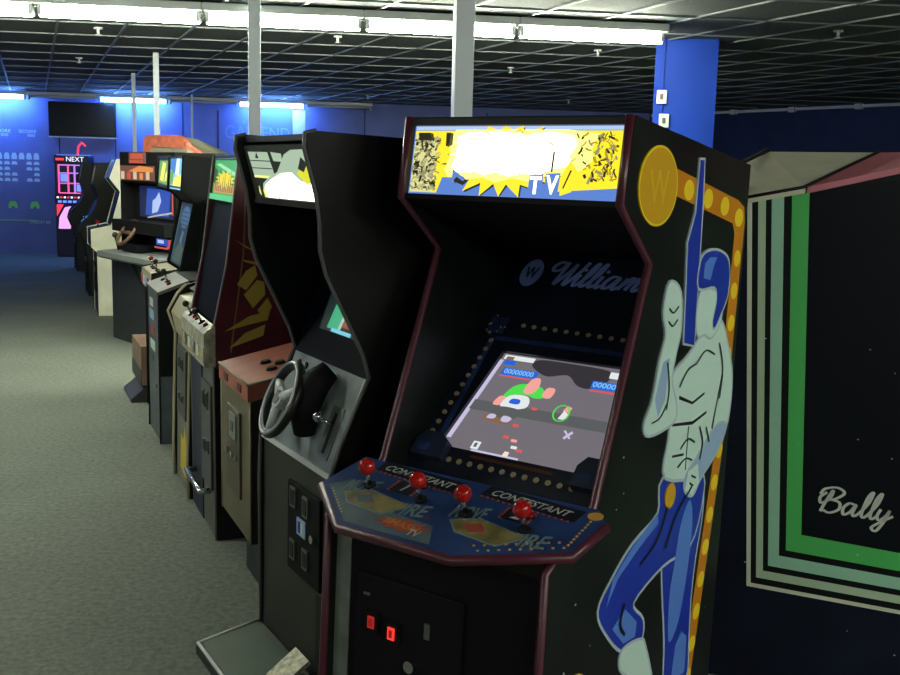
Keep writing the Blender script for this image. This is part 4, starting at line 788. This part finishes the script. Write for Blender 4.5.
# ================================================================== 7/8. blue-art cabinet and its neighbour
def tall_cab(x, y, Wd, label, side_m, glass, mqs, panel_m, depth=0.72, rec=0.0):
    o = thing('arcade_cabinet', label, 'arcade cabinet', x, y, R(-67))
    prof = [(0.085+rec, 0.0), (0.085+rec, 0.84), (0.052+rec, 0.86), (0.056+rec, 0.975), (0.235+rec*0.8, 1.005), (0.325+rec*0.6, 1.428), (0.247, 1.505), (0.262, 1.735), (depth, 1.70), (depth, 0.0)]
    sides(o, Wd, prof, 8, side_m, matte, 0.02, None, 0.006)
    mb = MB(); pl = slab(mb, (0.09+rec, 0.0), (0.09+rec, 0.85), 0.02, Wd-0.02, black, 0.0); mb.build('base_front', o)
    coin_door(o, pl, 0.17, 0.30, 0.43, 0.62, matte, [(0.25, 0.55, 0.02, 0.03), (0.35, 0.55, 0.02, 0.03)])
    mb = MB(); mb.prism([(0.058+rec, 0.855), (0.05+rec, 0.90), (0.058+rec, 0.972), (0.225+rec*0.8, 1.0), (0.225+rec*0.8, 0.855)], 0.0, Wd, panel_m)
    fp3 = Plane((0, 0.052+rec, 0.86), (1, 0, 0), (0, 0.0, 1))
    for k in range(5): mb.rect(fp3, 0.03+0.11*k, 0.01, 0.10+0.11*k, 0.07, 0.0, 0.004, (pred, whitep, lblue)[k % 3])
    mb.build('control_panel', o); TP = Plane((0, 0.062+rec, 0.974), (1, 0, 0), (0, 0.17, 0.028))
    for xx in (0.16, 0.40): joystick(o, TP.p(xx, 0.05), TP.n, redplastic if xx < 0.3 else blackhole, 0.06, 0.016)
    for xx in (0.24, 0.29, 0.48, 0.53): button(o, TP, xx, 0.045, blackhole, 0.012)
    mb = MB(); pl = slab(mb, (0.235+rec*0.8, 1.005), (0.325+rec*0.6, 1.428), 0.02, Wd-0.02, smoked, 0.012); glass(mb, Plane(pl.p(0, 0, -0.012), pl.ex, pl.ey)); mb.build('monitor_bezel', o)
    mb = MB(); slab(mb, (0.325+rec*0.6, 1.428), (0.247, 1.505), 0.02, Wd-0.02, matte, 0.006); mb.build('speaker_board', o)
    mb = MB(); pl = slab(mb, (0.248, 1.51), (0.262, 1.725), 0.02, Wd-0.02, mqs[0], 0.004); pl = Plane(pl.p(0, 0, -0.004), pl.ex, pl.ey)
    for k, (m_, q) in enumerate(mqs[1:]): mb.ext(q, pl, 0, 0.001+0.0003*k, m_)
    mb.build('marquee', o)
    back_and_top(o, Wd, (0.262, 1.735), (depth, 1.70), (depth, 0.02), black)
    return o
bzcy = glow('blue_art_glow', (0.010, 0.035, 0.07), 0.5); bz1 = glow('blue_art_light', (0.06, 0.20, 0.42), 0.6); bz2 = glow('green_art_dim', (0.08, 0.16, 0.12), 0.5); bz3 = glow('teal_art', (0.04, 0.16, 0.22), 0.5)
def glass_blue(mb, pl):
    mb.rect(pl, 0.03, 0.01, 0.56, 0.425, 0, 0.001, bzcy); mb.disc(pl, 0.30, 0.33, 0.17, 0.075, 0, 0.002, bz1, 24)
    for k in range(4): mb.rect(pl, 0.16, 0.275+0.028*k, 0.44, 0.283+0.028*k, 0, 0.003, bzcy)
    mb.ext([(0.10, 0.02), (0.40, 0.02), (0.46, 0.12), (0.30, 0.17), (0.14, 0.10)], pl, 0, 0.002, bz2); mb.ext([(0.25, 0.16), (0.33, 0.15), (0.36, 0.23), (0.29, 0.24)], pl, 0, 0.003, bz1); mb.rect(pl, 0.05, 0.03, 0.09, 0.40, 0, 0.002, bz3)
m_c = glow('mq_cyan', (0.25, 0.65, 0.95), 1.0); m_bl = glow('mq_blue2', (0.05, 0.25, 0.75), 0.9); m_ye = glow('mq_yellow2', (0.95, 0.85, 0.15), 1.1); m_gn = glow('mq_green2', (0.20, 0.55, 0.12), 0.8); m_dk = glow('mq_dark2', (0.01, 0.03, 0.05), 0.5); m_wh = glow('mq_white2', (0.8, 0.95, 1.0), 1.2)
tall_cab(-2.2, 7.2, 0.6, 'black sided cabinet with blue picture glass and cyan and yellow marquee', black_side, glass_blue,
         [m_c, (m_bl, [(0.03, 0.13), (0.25, 0.10), (0.30, 0.20), (0.05, 0.205)]), (m_wh, [(0.25, 0.10), (0.40, 0.09), (0.42, 0.205), (0.30, 0.205)]), (m_ye, [(0.15, 0.02), (0.50, 0.02), (0.55, 0.11), (0.40, 0.09), (0.22, 0.08)]), (m_dk, [(0.03, 0.01), (0.57, 0.01), (0.57, 0.022), (0.03, 0.022)]), (m_gn, [(0.03, 0.03), (0.14, 0.03), (0.18, 0.12), (0.03, 0.12)])], mat('tan_comic_panel', (0.30, 0.27, 0.18), 0.45, noise=(25, 0.4)))
def glass_plain(mb, pl): mb.rect(pl, 0.05, 0.03, 0.5, 0.4, 0, 0.001, m_dk)
E2 = tall_cab(-2.44, 7.77, 0.58, 'cabinet with yellow green marquee and a brown foot pedal box, beyond the blue one', black_side, glass_plain,
         [m_dk, (m_gn, [(0.05, 0.03), (0.50, 0.02), (0.52, 0.19), (0.08, 0.19)]), (m_ye, [(0.12, 0.05), (0.30, 0.04), (0.40, 0.17), (0.24, 0.18)]), (m_ye, [(0.36, 0.04), (0.46, 0.05), (0.48, 0.12), (0.40, 0.10)])], matte, 0.60, 0.26)
dkp = mat('charcoal_panel', (0.022, 0.024, 0.027), 0.5, noise=(6, 0.3)); brn = mat('pedal_box_brown', (0.20, 0.12, 0.08), 0.5, noise=(7, 0.3))
mb = MB(); mb.box((0.0, 0.045, 0.12), (0.57, 0.345, 0.40), brn); mb.rect(Plane((0,0.045,0), (1,0,0), (0,0,1)), 0.0, 0.12, 0.57, 0.23, 0, 0.004, dkp); mb.build('pedal_box', E2)
mb = MB(); mb.prism([(-0.03, 0.0), (-0.03, 0.025), (0.06, 0.10), (0.345, 0.10), (0.345, 0.0)], 0.10, 0.575, mat('pedal_plate_grey', (0.03, 0.033, 0.035), 0.5)); mb.build('pedal_plate', E2)

# ================================================================== 9. wide two-seat driving cabinet
Wd = 1.20
F = thing('arcade_cabinet', 'wide dark racing cabinet with orange marquee and blue lit screen', 'arcade cabinet', -3.273, 10.057, R(-50))
fp = Plane((0, 0, 0), (1, 0, 0), (0, 0, 1))
teal = mat('teal_panel', (0.018, 0.055, 0.055), 0.45); dkp = mat('charcoal_panel', (0.022, 0.024, 0.027), 0.5, noise=(6, 0.3))
mb = MB(); mb.box((0, 0.02, 0), (Wd, 0.70, 0.78), teal); mb.ext([(0, 0.0), (0.83, 0.0), (0.83, 0.45), (0.40, 0.80), (0.0, 0.80)], fp, -0.02, 0.005, dkp); mb.build('base', F)
mb = MB(); mb.prism([(-0.12, 0.78), (-0.14, 0.80), (-0.14, 0.845), (0.30, 0.875), (0.30, 0.78)], -0.02, Wd, mat('deck_grey_light', (0.17, 0.19, 0.185), 0.45)); mb.build('control_deck', F)
mb = MB(); mb.box((0.18, 0.0, 0.87), (0.62, 0.24, 0.93), matte); mb.build('steering_console', F)
hub = Vector((0.42, -0.02, 1.04)); wn = Vector((0, -0.8, 0.6)).normalized(); wx = Vector((1, 0, 0)); wy = wn.cross(wx)
sw = MB().tube([hub + (wx*math.cos(2*math.pi*i/24)+wy*math.sin(2*math.pi*i/24))*0.13 for i in range(24)], 0.018, mat('brown_wheel', (0.10, 0.055, 0.03), 0.4), 8, True).build('steering_wheel', F)
MB().tube([hub - wx*0.12, hub + wx*0.12], 0.016, MATS['brown_wheel'], 8).build('spoke', sw); MB().tube([hub, hub - wn*0.16], 0.03, matte, 10).build('steering_column', F)
MB().tube([(0.12, 0.02, 0.86), (0.11, -0.01, 1.0)], 0.012, matte, 8).sphere((0.11, -0.01, 1.0), 0.028, blackhole, 12, 8).build('gear_lever', F)
mb = MB(); mb.box((0.0, 0.10, 0.84), (0.06, 0.70, 1.78), matte); mb.box((Wd-0.05, 0.10, 0.84), (Wd, 0.70, 1.78), matte); mb.box((0.06, 0.62, 0.84), (Wd-0.05, 0.70, 1.78), matte); mb.box((0.06, 0.09, 1.50), (Wd-0.05, 0.62, 1.78), matte); mb.build('upper_shell', F)
mb = MB(); mb.rect(fp, 0.06, 1.05, Wd-0.05, 1.50, -0.22, -0.20, matte)
fb = glow('race_blue', (0.03, 0.10, 0.55), 0.8); fw = glow('race_white', (0.5, 0.65, 1.0), 0.9); fr_ = glow('race_red', (0.9, 0.12, 0.10), 0.7); fd = glow('race_dark', (0.01, 0.02, 0.12), 0.5)
mb.rect(fp, 0.22, 1.18, 0.98, 1.47, -0.20, -0.195, fd); mb.ext([(0.35, 1.20), (0.85, 1.20), (0.90, 1.44), (0.40, 1.45)], fp, -0.195, -0.193, fb); mb.ext([(0.50, 1.22), (0.62, 1.24), (0.70, 1.34), (0.66, 1.42), (0.58, 1.36), (0.52, 1.34)], fp, -0.193, -0.191, fw); mb.rect(fp, 0.95, 1.22, 1.03, 1.45, -0.195, -0.18, fr_); mb.ext([(0.4, 1.17), (0.98, 1.24), (0.98, 1.255), (0.4, 1.185)], fp, -0.191, -0.189, silver); mb.build('screen', F)
mb = MB(); mb.rect(fp, 0.02, 1.04, Wd-0.03, 1.15, -0.20, 0.0, matte); mb.build('dash_shelf', F)
mb = MB(); mb.rect(fp, 0.5, 0.90, 0.98, 1.03, -0.20, -0.16, matte); mb.rect(fp, 0.66, 0.94, 0.92, 1.0, -0.16, -0.155, fb); mb.rect(fp, 0.70, 0.96, 0.82, 0.99, -0.155, -0.15, fw); mb.rect(fp, 0.88, 0.92, 0.96, 1.0, -0.16, -0.155, fr_); mb.rect(fp, 0.55, 0.91, 0.9, 0.925, -0.16, -0.155, fr_); mb.build('gauge_panel', F)
mo = glow('race_orange', (0.95, 0.32, 0.06), 0.85); mr = glow('race_redorange', (0.75, 0.10, 0.05), 0.8); mbk = glow('race_brown', (0.22, 0.08, 0.05), 0.7); mw = glow('race_cream', (0.9, 0.65, 0.4), 0.8)
mb = MB(); mb.rect(fp, 0.06, 1.52, 0.80, 1.655, -0.09, -0.075, mbk); mb.ext([(0.25, 1.60), (0.50, 1.655), (0.80, 1.64), (0.80, 1.60), (0.5, 1.60)], fp, -0.075, -0.073, mo); 
for k in range(5): mb.rect(fp, 0.09+0.14*k, 1.53, 0.16+0.14*k, 1.60-0.01*(k % 2), -0.075, -0.072, (mw, mr, mw, mo, mw)[k])
mb.build('marquee', F)
mb = MB(); mb.rect(fp, 0.28, 1.675, 0.62, 1.775, -0.09, -0.07, mbk); mb.rect(fp, 0.32, 1.715, 0.60, 1.765, -0.07, -0.068, mr); mb.rect(fp, 0.30, 1.68, 0.60, 1.705, -0.07, -0.068, mr); mb.build('top_sign', F)

# ================================================================== 10. orange hooded cabinet
K = thing('arcade_cabinet', 'cabinet under an orange hood with sloping tan roof, behind the others', 'arcade cabinet', -3.36, 11.55, R(-45))
orang_c = mat('orange_cloth', (0.90, 0.22, 0.13), 0.7, noise=(14, 0.25)); tan_c = mat('tan_board', (0.42, 0.40, 0.28), 0.65, noise=(3, 0.12)); slate = mat('slate_grey', (0.07, 0.09, 0.12), 0.5)
Wd = 0.86
MB().box((0.03, 0.02, 0), (Wd-0.03, 0.80, 1.58), slate).build('body', K)
mb = MB(); mb.ext([(-0.02, 1.62), (0.06, 1.62), (0.10, 1.78), (0.16, 1.86), (Wd-0.10, 1.845), (Wd+0.0, 1.83), (Wd+0.0, 1.90), (Wd-0.16, 1.975), (0.06, 1.985), (-0.02, 1.93)], fp, -0.04, 0.02, orang_c); mb.build('hood_arch', K)
mb = MB(); mb.add([(Wd, -0.02, 1.906), (Wd, 0.215, 1.761), (Wd, 0.80, 1.60), (0.30, 0.0, 1.985), (0.30, 0.206, 1.98), (0.30, 0.45, 1.958), (0.30, 0.86, 1.808), (-0.02, 0.0, 1.93), (-0.02, 0.86, 1.70), (-0.02, 0.0, 1.60), (-0.02, 0.86, 1.60), (Wd, 0.0, 1.60)],
                  [(0,1,4,3), (1,2,6,5,4), (3,4,5,6,8,7), (2,10,8,6), (0,3,7,9,11), (0,11,2,1), (7,8,10,9), (9,10,2,11)], tan_c); mb.build('hood_roof', K)
mb = MB(); mb.tube([(Wd, -0.03, 1.895), (Wd+0.005, 0.215, 1.752), (Wd+0.005, 0.80, 1.59)], 0.028, orang_c, 8); mb.build('hood_edge', K)
mb = MB(); mb.rect(fp, 0.08, 1.45, Wd-0.04, 1.70, -0.02, 0.0, slate); mb.rect(fp, 0.10, 1.55, 0.22, 1.76, 0.0, 0.01, m_wh); mb.ext([(0.12, 1.55), (0.2, 1.55), (0.2, 1.66), (0.14, 1.62)], fp, 0.01, 0.012, m_ye); mb.build('marquee', K)

# ================================================================== 11. white-sided cabinet
Wd = 0.6
G2 = thing('arcade_cabinet', 'cabinet with white painted sides and a black monitor face', 'arcade cabinet', -4.134, 12.002, R(-67))
prof = [(0.01, 0.0), (0.01, 0.70), (-0.05, 0.76), (-0.05, 0.955), (0.163, 1.0), (0.266, 1.363), (0.155, 1.51), (0.235, 1.72), (0.55, 1.72), (0.55, 0.0)]
wside = mat('white_side', (0.60, 0.60, 0.47), 0.5, noise=(4, 0.12))
sides(G2, Wd, prof, 8, wside, matte, 0.02, None, 0.006)
mb = MB(); pl = slab(mb, (0.012, 0.0), (0.012, 0.75), 0.02, Wd-0.02, mat('dark_red_front', (0.06, 0.012, 0.012), 0.5), 0.004); mb.build('base_front', G2)
coin_door(G2, pl, 0.17, 0.25, 0.43, 0.58, matte, [(0.25, 0.50, 0.02, 0.03), (0.35, 0.50, 0.02, 0.03)])
mb = MB(); mb.prism([(-0.045, 0.77), (-0.045, 0.945), (0.16, 0.99), (0.16, 0.77)], 0.02, Wd-0.02, black); mb.build('control_panel', G2)
CPn = Plane((0, -0.045, 0.945), (1, 0, 0), (0, 0.205, 0.045)); joystick(G2, CPn.p(0.2, 0.1), CPn.n, blackhole, 0.06, 0.017); joystick(G2, CPn.p(0.42, 0.1), CPn.n, redplastic, 0.06, 0.017)
mb = MB(); slab(mb, (0.163, 1.0), (0.266, 1.363), 0.02, Wd-0.02, smoked, 0.01); slab(mb, (0.266, 1.363), (0.155, 1.51), 0.02, Wd-0.02, black, 0.004); mb.build('monitor_bezel', G2)
mb = MB(); pl = slab(mb, (0.155, 1.51), (0.235, 1.72), 0.02, Wd-0.02, mat('dull_marquee', (0.03, 0.04, 0.04), 0.3), 0.004); mb.ext([(0.12, 0.04), (0.20, 0.04), (0.36, 0.19), (0.26, 0.19)], pl, -0.004, 0.0, greyp); mb.build('marquee', G2)
back_and_top(G2, Wd, (0.235, 1.72), (0.55, 1.72), (0.55, 0.02), black)

# ================================================================== 12/13. two dark curved cabinets at the far end
olv = mat('dark_olive', (0.008, 0.010, 0.007), 0.5, noise=(6, 0.3), spec=0.2); dkblue = mat('dark_blue_grey', (0.007, 0.009, 0.013), 0.5, spec=0.2)
for (x, y, lab, m_s, mqc) in ((-4.822, 13.735, 'dark olive curved arcade cabinet beyond the white sided one', olv, (0.55, 0.42, 0.05)),
                              (-6.05, 16.75, 'farthest dark arcade cabinet of the row, beside the neon prize game', dkblue, (0.20, 0.16, 0.05))):
    o = thing('arcade_cabinet', lab, 'arcade cabinet', x, y, R(-67))
    front = cr([(-0.09, 0.81), (-0.05, 0.935), (0.02, 1.0), (0.10, 1.10), (0.135, 1.22), (0.12, 1.33), (0.08, 1.40)], 3)
    prof = [(0.0, 0.0), (0.0, 0.58)] + front + [(0.10, 1.50), (0.135, 1.66), (0.62, 1.68), (0.62, 0.0)]
    sides(o, 0.6, prof, len(prof)-2, m_s, olv, 0.02, None, 0.007)
    mb = MB(); pl = slab(mb, (0.0, 0.0), (0.0, 0.78), 0.02, 0.58, dkblue, 0.004); mb.build('base_front', o)
    coin_door(o, pl, 0.17, 0.2, 0.43, 0.52, matte, [(0.25, 0.45, 0.02, 0.03), (0.35, 0.45, 0.02, 0.03)])
    mb = MB(); mb.prism([(-0.085, 0.80), (-0.045, 0.925), (0.03, 0.99), (0.06, 0.80)], 0.02, 0.58, black); mb.build('control_panel', o)
    CPn = Plane((0, -0.045, 0.93), (1, 0, 0), (0, 0.075, 0.065)); joystick(o, CPn.p(0.3, 0.05), CPn.n, blackhole, 0.06, 0.017)
    mb = MB(); slab(mb, (0.03, 0.99), (0.13, 1.20), 0.02, 0.58, smoked, 0.006); slab(mb, (0.13, 1.20), (0.085, 1.40), 0.02, 0.58, smoked, 0.006); mb.build('monitor_bezel', o)
    mb = MB(); pl = slab(mb, (0.085, 1.40), (0.135, 1.655), 0.02, 0.58, mat('brown_header', (0.05, 0.045, 0.03), 0.45), 0.004)
    gm = glow('dim_header_%d' % int(-x*10), mqc, 0.5)
    for k in range(6): mb.rect(pl, 0.20+0.05*(k % 2), 0.05+0.03*k, 0.36+0.03*(k % 3), 0.066+0.03*k, -0.004, 0.0, gm)
    mb.build('marquee', o); back_and_top(o, 0.6, (0.135, 1.66), (0.62, 1.68), (0.62, 0.02), black)

# ================================================================== 14. cabinet at the right, green striped side
L = thing('arcade_cabinet', 'dark cabinet at the right picture edge with green stripes and tan roof', 'arcade cabinet', 0.98*0.97, 3.45*0.97, R(-17), 1.6713*0.03); L.scale = (0.97, 0.97, 0.97)
navyside = mat('navy_side', (0.005, 0.007, 0.017), 0.45, noise=(4, 0.4), spec=0.2); sd_black = mat('stripe_black', (0.004, 0.006, 0.005), 0.45, spec=0.2)
SL = Plane((0, 0, 0), (1, 0, 0), (0, 0, 1))
out = [(-0.072, -0.0517), (-0.115, 1.0), (-0.125, 1.585), (0.14, 1.643), (0.42, 1.718), (0.86, 1.82), (0.92, 1.45), (0.86, 1.0), (0.92, 0.8), (0.86, -0.0517)]
def xl(z): return -0.02 + (1.61-z)*0.065                       # stripes lean a little, like the cabinet's rear edge
cols = [mat('stripe_cream', (0.56, 0.60, 0.46), 0.5), mat('stripe_sage', (0.38, 0.50, 0.34), 0.5), mat('stripe_mint', (0.28, 0.52, 0.37), 0.5), mat('stripe_green', (0.06, 0.40, 0.09), 0.5)]
offs = [(0.0, 0.015), (0.034, 0.058), (0.076, 0.114), (0.138, 0.191)]
bots = [(0.290, 0.303), (0.325, 0.352), (0.372, 0.412), (0.434, 0.494)]
mb = MB(); mb.ext(out, SL, -0.022, 0.0, navyside)
mb.ext([(xl(1.6), 1.602), (xl(0.29), 0.29), (0.86, 0.25), (0.86, 1.80), (0.42, 1.70), (0.14, 1.63)], SL, 0, 0.0008, sd_black)
mb.ext([(xl(1.6)+0.192, 1.640), (xl(0.49)+0.175, 0.50), (0.86, 0.42), (0.86, 1.78), (0.42, 1.68)], SL, 0, 0.0012, mat('side_gloss_black', (0.003, 0.004, 0.0065), 0.4, spec=0.18))
for (a, c), (b0, b1), m_ in zip(offs, bots, cols):
    kk = 0.93
    top = 1.612 + 0.16*a
    # the upright limb narrows a little towards the floor
    mb.ext([(xl(1.61)+a, top), (xl(1.61)+c, 1.612+0.16*c), (xl(b1)+c*kk, b1), (xl(b0)+a*kk, b0)], SL, 0, 0.0018, m_)
    mb.ext([(xl(b0)+a*kk, b0), (0.86, b0-0.045), (0.86, b1-0.045), (xl(b1)+c*kk, b1)], SL, 0, 0.0018, m_)
# script lettering
scm = mat('script_cream', (0.50, 0.52, 0.46), 0.45); ox, oy, kx, ky = 0.268, 0.585, 0.080, 0.064
scr = [[(0.22, 1.05), (0.02, 0.75), (0.12, 0.45), (0.40, 0.75), (0.42, 1.2), (0.25, 0.4), (0.20, 0.0)], [(0.0, 0.9), (0.10, 1.22), (0.55, 1.38), (0.88, 1.15), (0.62, 0.78), (0.40, 0.70)], [(0.42, 0.70), (0.80, 0.62), (0.86, 0.25), (0.55, 0.0), (0.28, 0.10)],
       [(1.42, 0.62), (1.18, 0.66), (1.02, 0.36), (1.10, 0.03), (1.32, 0.22), (1.46, 0.64), (1.42, 0.20), (1.50, 0.03), (1.66, 0.2)], [(1.66, 0.2), (1.90, 0.85), (1.94, 1.42), (1.80, 1.1), (1.76, 0.25), (1.86, 0.03), (2.0, 0.2)], [(2.0, 0.2), (2.24, 0.85), (2.28, 1.42), (2.14, 1.1), (2.10, 0.25), (2.20, 0.03), (2.36, 0.25)],
       [(2.42, 0.62), (2.36, 0.25), (2.48, 0.03), (2.68, 0.30), (2.76, 0.62), (2.68, 0.0), (2.50, -0.55), (2.30, -0.42), (2.50, -0.12), (2.95, 0.35)]]
for s_ in scr: mb.stroke(SL, [(ox+(x+0.18*y)*kx, oy+y*ky-0.06*(x*kx)) for x, y in s_], 0.0082, 0.0016, scm)
for k in range(14): mb.disc(SL, random.uniform(0.0, 0.6), random.uniform(0.1, 1.4), random.uniform(0.001, 0.004), 0.002, 0, 0.0022, outl, 6)
for (x, z) in ((-0.075, 1.0), (-0.06, 0.98), (-0.055, 0.55), (-0.07, 0.28)): mb.ext([(x, z), (x+0.02, z+0.006), (x+0.022, z+0.01), (x+0.004, z+0.008)], SL, 0, 0.002, outl)
mb.build('side_panel', L)
mb = MB(); mb.ext([(x, max(z-0.004, -0.0517)) for x, z in out], SL, -0.62, -0.598, navyside); mb.build('side_panel', L)
mb = MB(); mb.add([(-0.07, 0.022, -0.05), (-0.12, 0.022, 1.58), (-0.12, 0.598, 1.58), (-0.07, 0.598, -0.05), (-0.05, 0.022, -0.05), (-0.10, 0.022, 1.58), (-0.10, 0.598, 1.58), (-0.05, 0.598, -0.05)], [(0,1,2,3), (4,7,6,5), (0,4,5,1), (3,2,6,7), (1,5,6,2), (0,3,7,4)], black); mb.build('back_panel', L)
MB().box((0.82, 0.022, -0.05), (0.85, 0.598, 1.70), black).build('front_panel', L)
tanroof = mat('tan_roof_board', (0.50, 0.49, 0.37), 0.6, noise=(3, 0.15)); rose = mat('rose_board', (0.42, 0.13, 0.16), 0.6)
zl = lambda u: 1.585 + (u+0.125)*0.219 if u < 0.14 else 1.643 + (u-0.14)*0.262
nearT = [(-0.125, -0.012), (0.0, -0.012), (0.14, -0.012)]
vs = [(-0.125, -0.01, 1.592), (0.155, -0.01, 1.652), (0.41, 0.55, 1.780), (0.02, 0.55, 1.776), (-0.09, 0.55, 1.728)]
lo = [(x, y, z-0.02) for x, y, z in vs]
mb = MB(); mb.add(vs+lo, [(0,1,2,3,4), (9,8,7,6,5), (0,5,6,1), (1,6,7,2), (2,7,8,3), (3,8,9,4), (4,9,5,0)], tanroof); mb.build('roof_board', L)
vs = [(0.163, -0.01, 1.652), (0.86, -0.01, 1.832), (0.86, 0.55, 1.80), (0.418, 0.55, 1.780)]; lo = [(x, y, z-0.02) for x, y, z in vs]
mb = MB(); mb.add(vs+lo, [(0,1,2,3), (7,6,5,4), (0,4,5,1), (1,5,6,2), (2,6,7,3), (3,7,4,0)], rose); mb.build('front_roof_board', L)
mb = MB(); mb.tube([(-0.125, -0.012, 1.592), (0.155, -0.012, 1.653), (0.414, 0.55, 1.783)], 0.006, matte, 6); mb.build('roof_seam', L)
mb = MB(); mb.tube([(-0.09, 0.42, 1.715), (0.03, 0.54, 1.782)], 0.008, matte, 6); mb.box((-0.10, 0.12, 1.62), (-0.02, 0.20, 1.652), matte); mb.build('roof_bracket', L)
MB().rect(Plane((0, 0.59, 0), (1, 0, 0), (0, 0, 1)), -0.09, 1.55, 0.84, 1.70, -0.01, 0.0, black).build('rear_board', L)
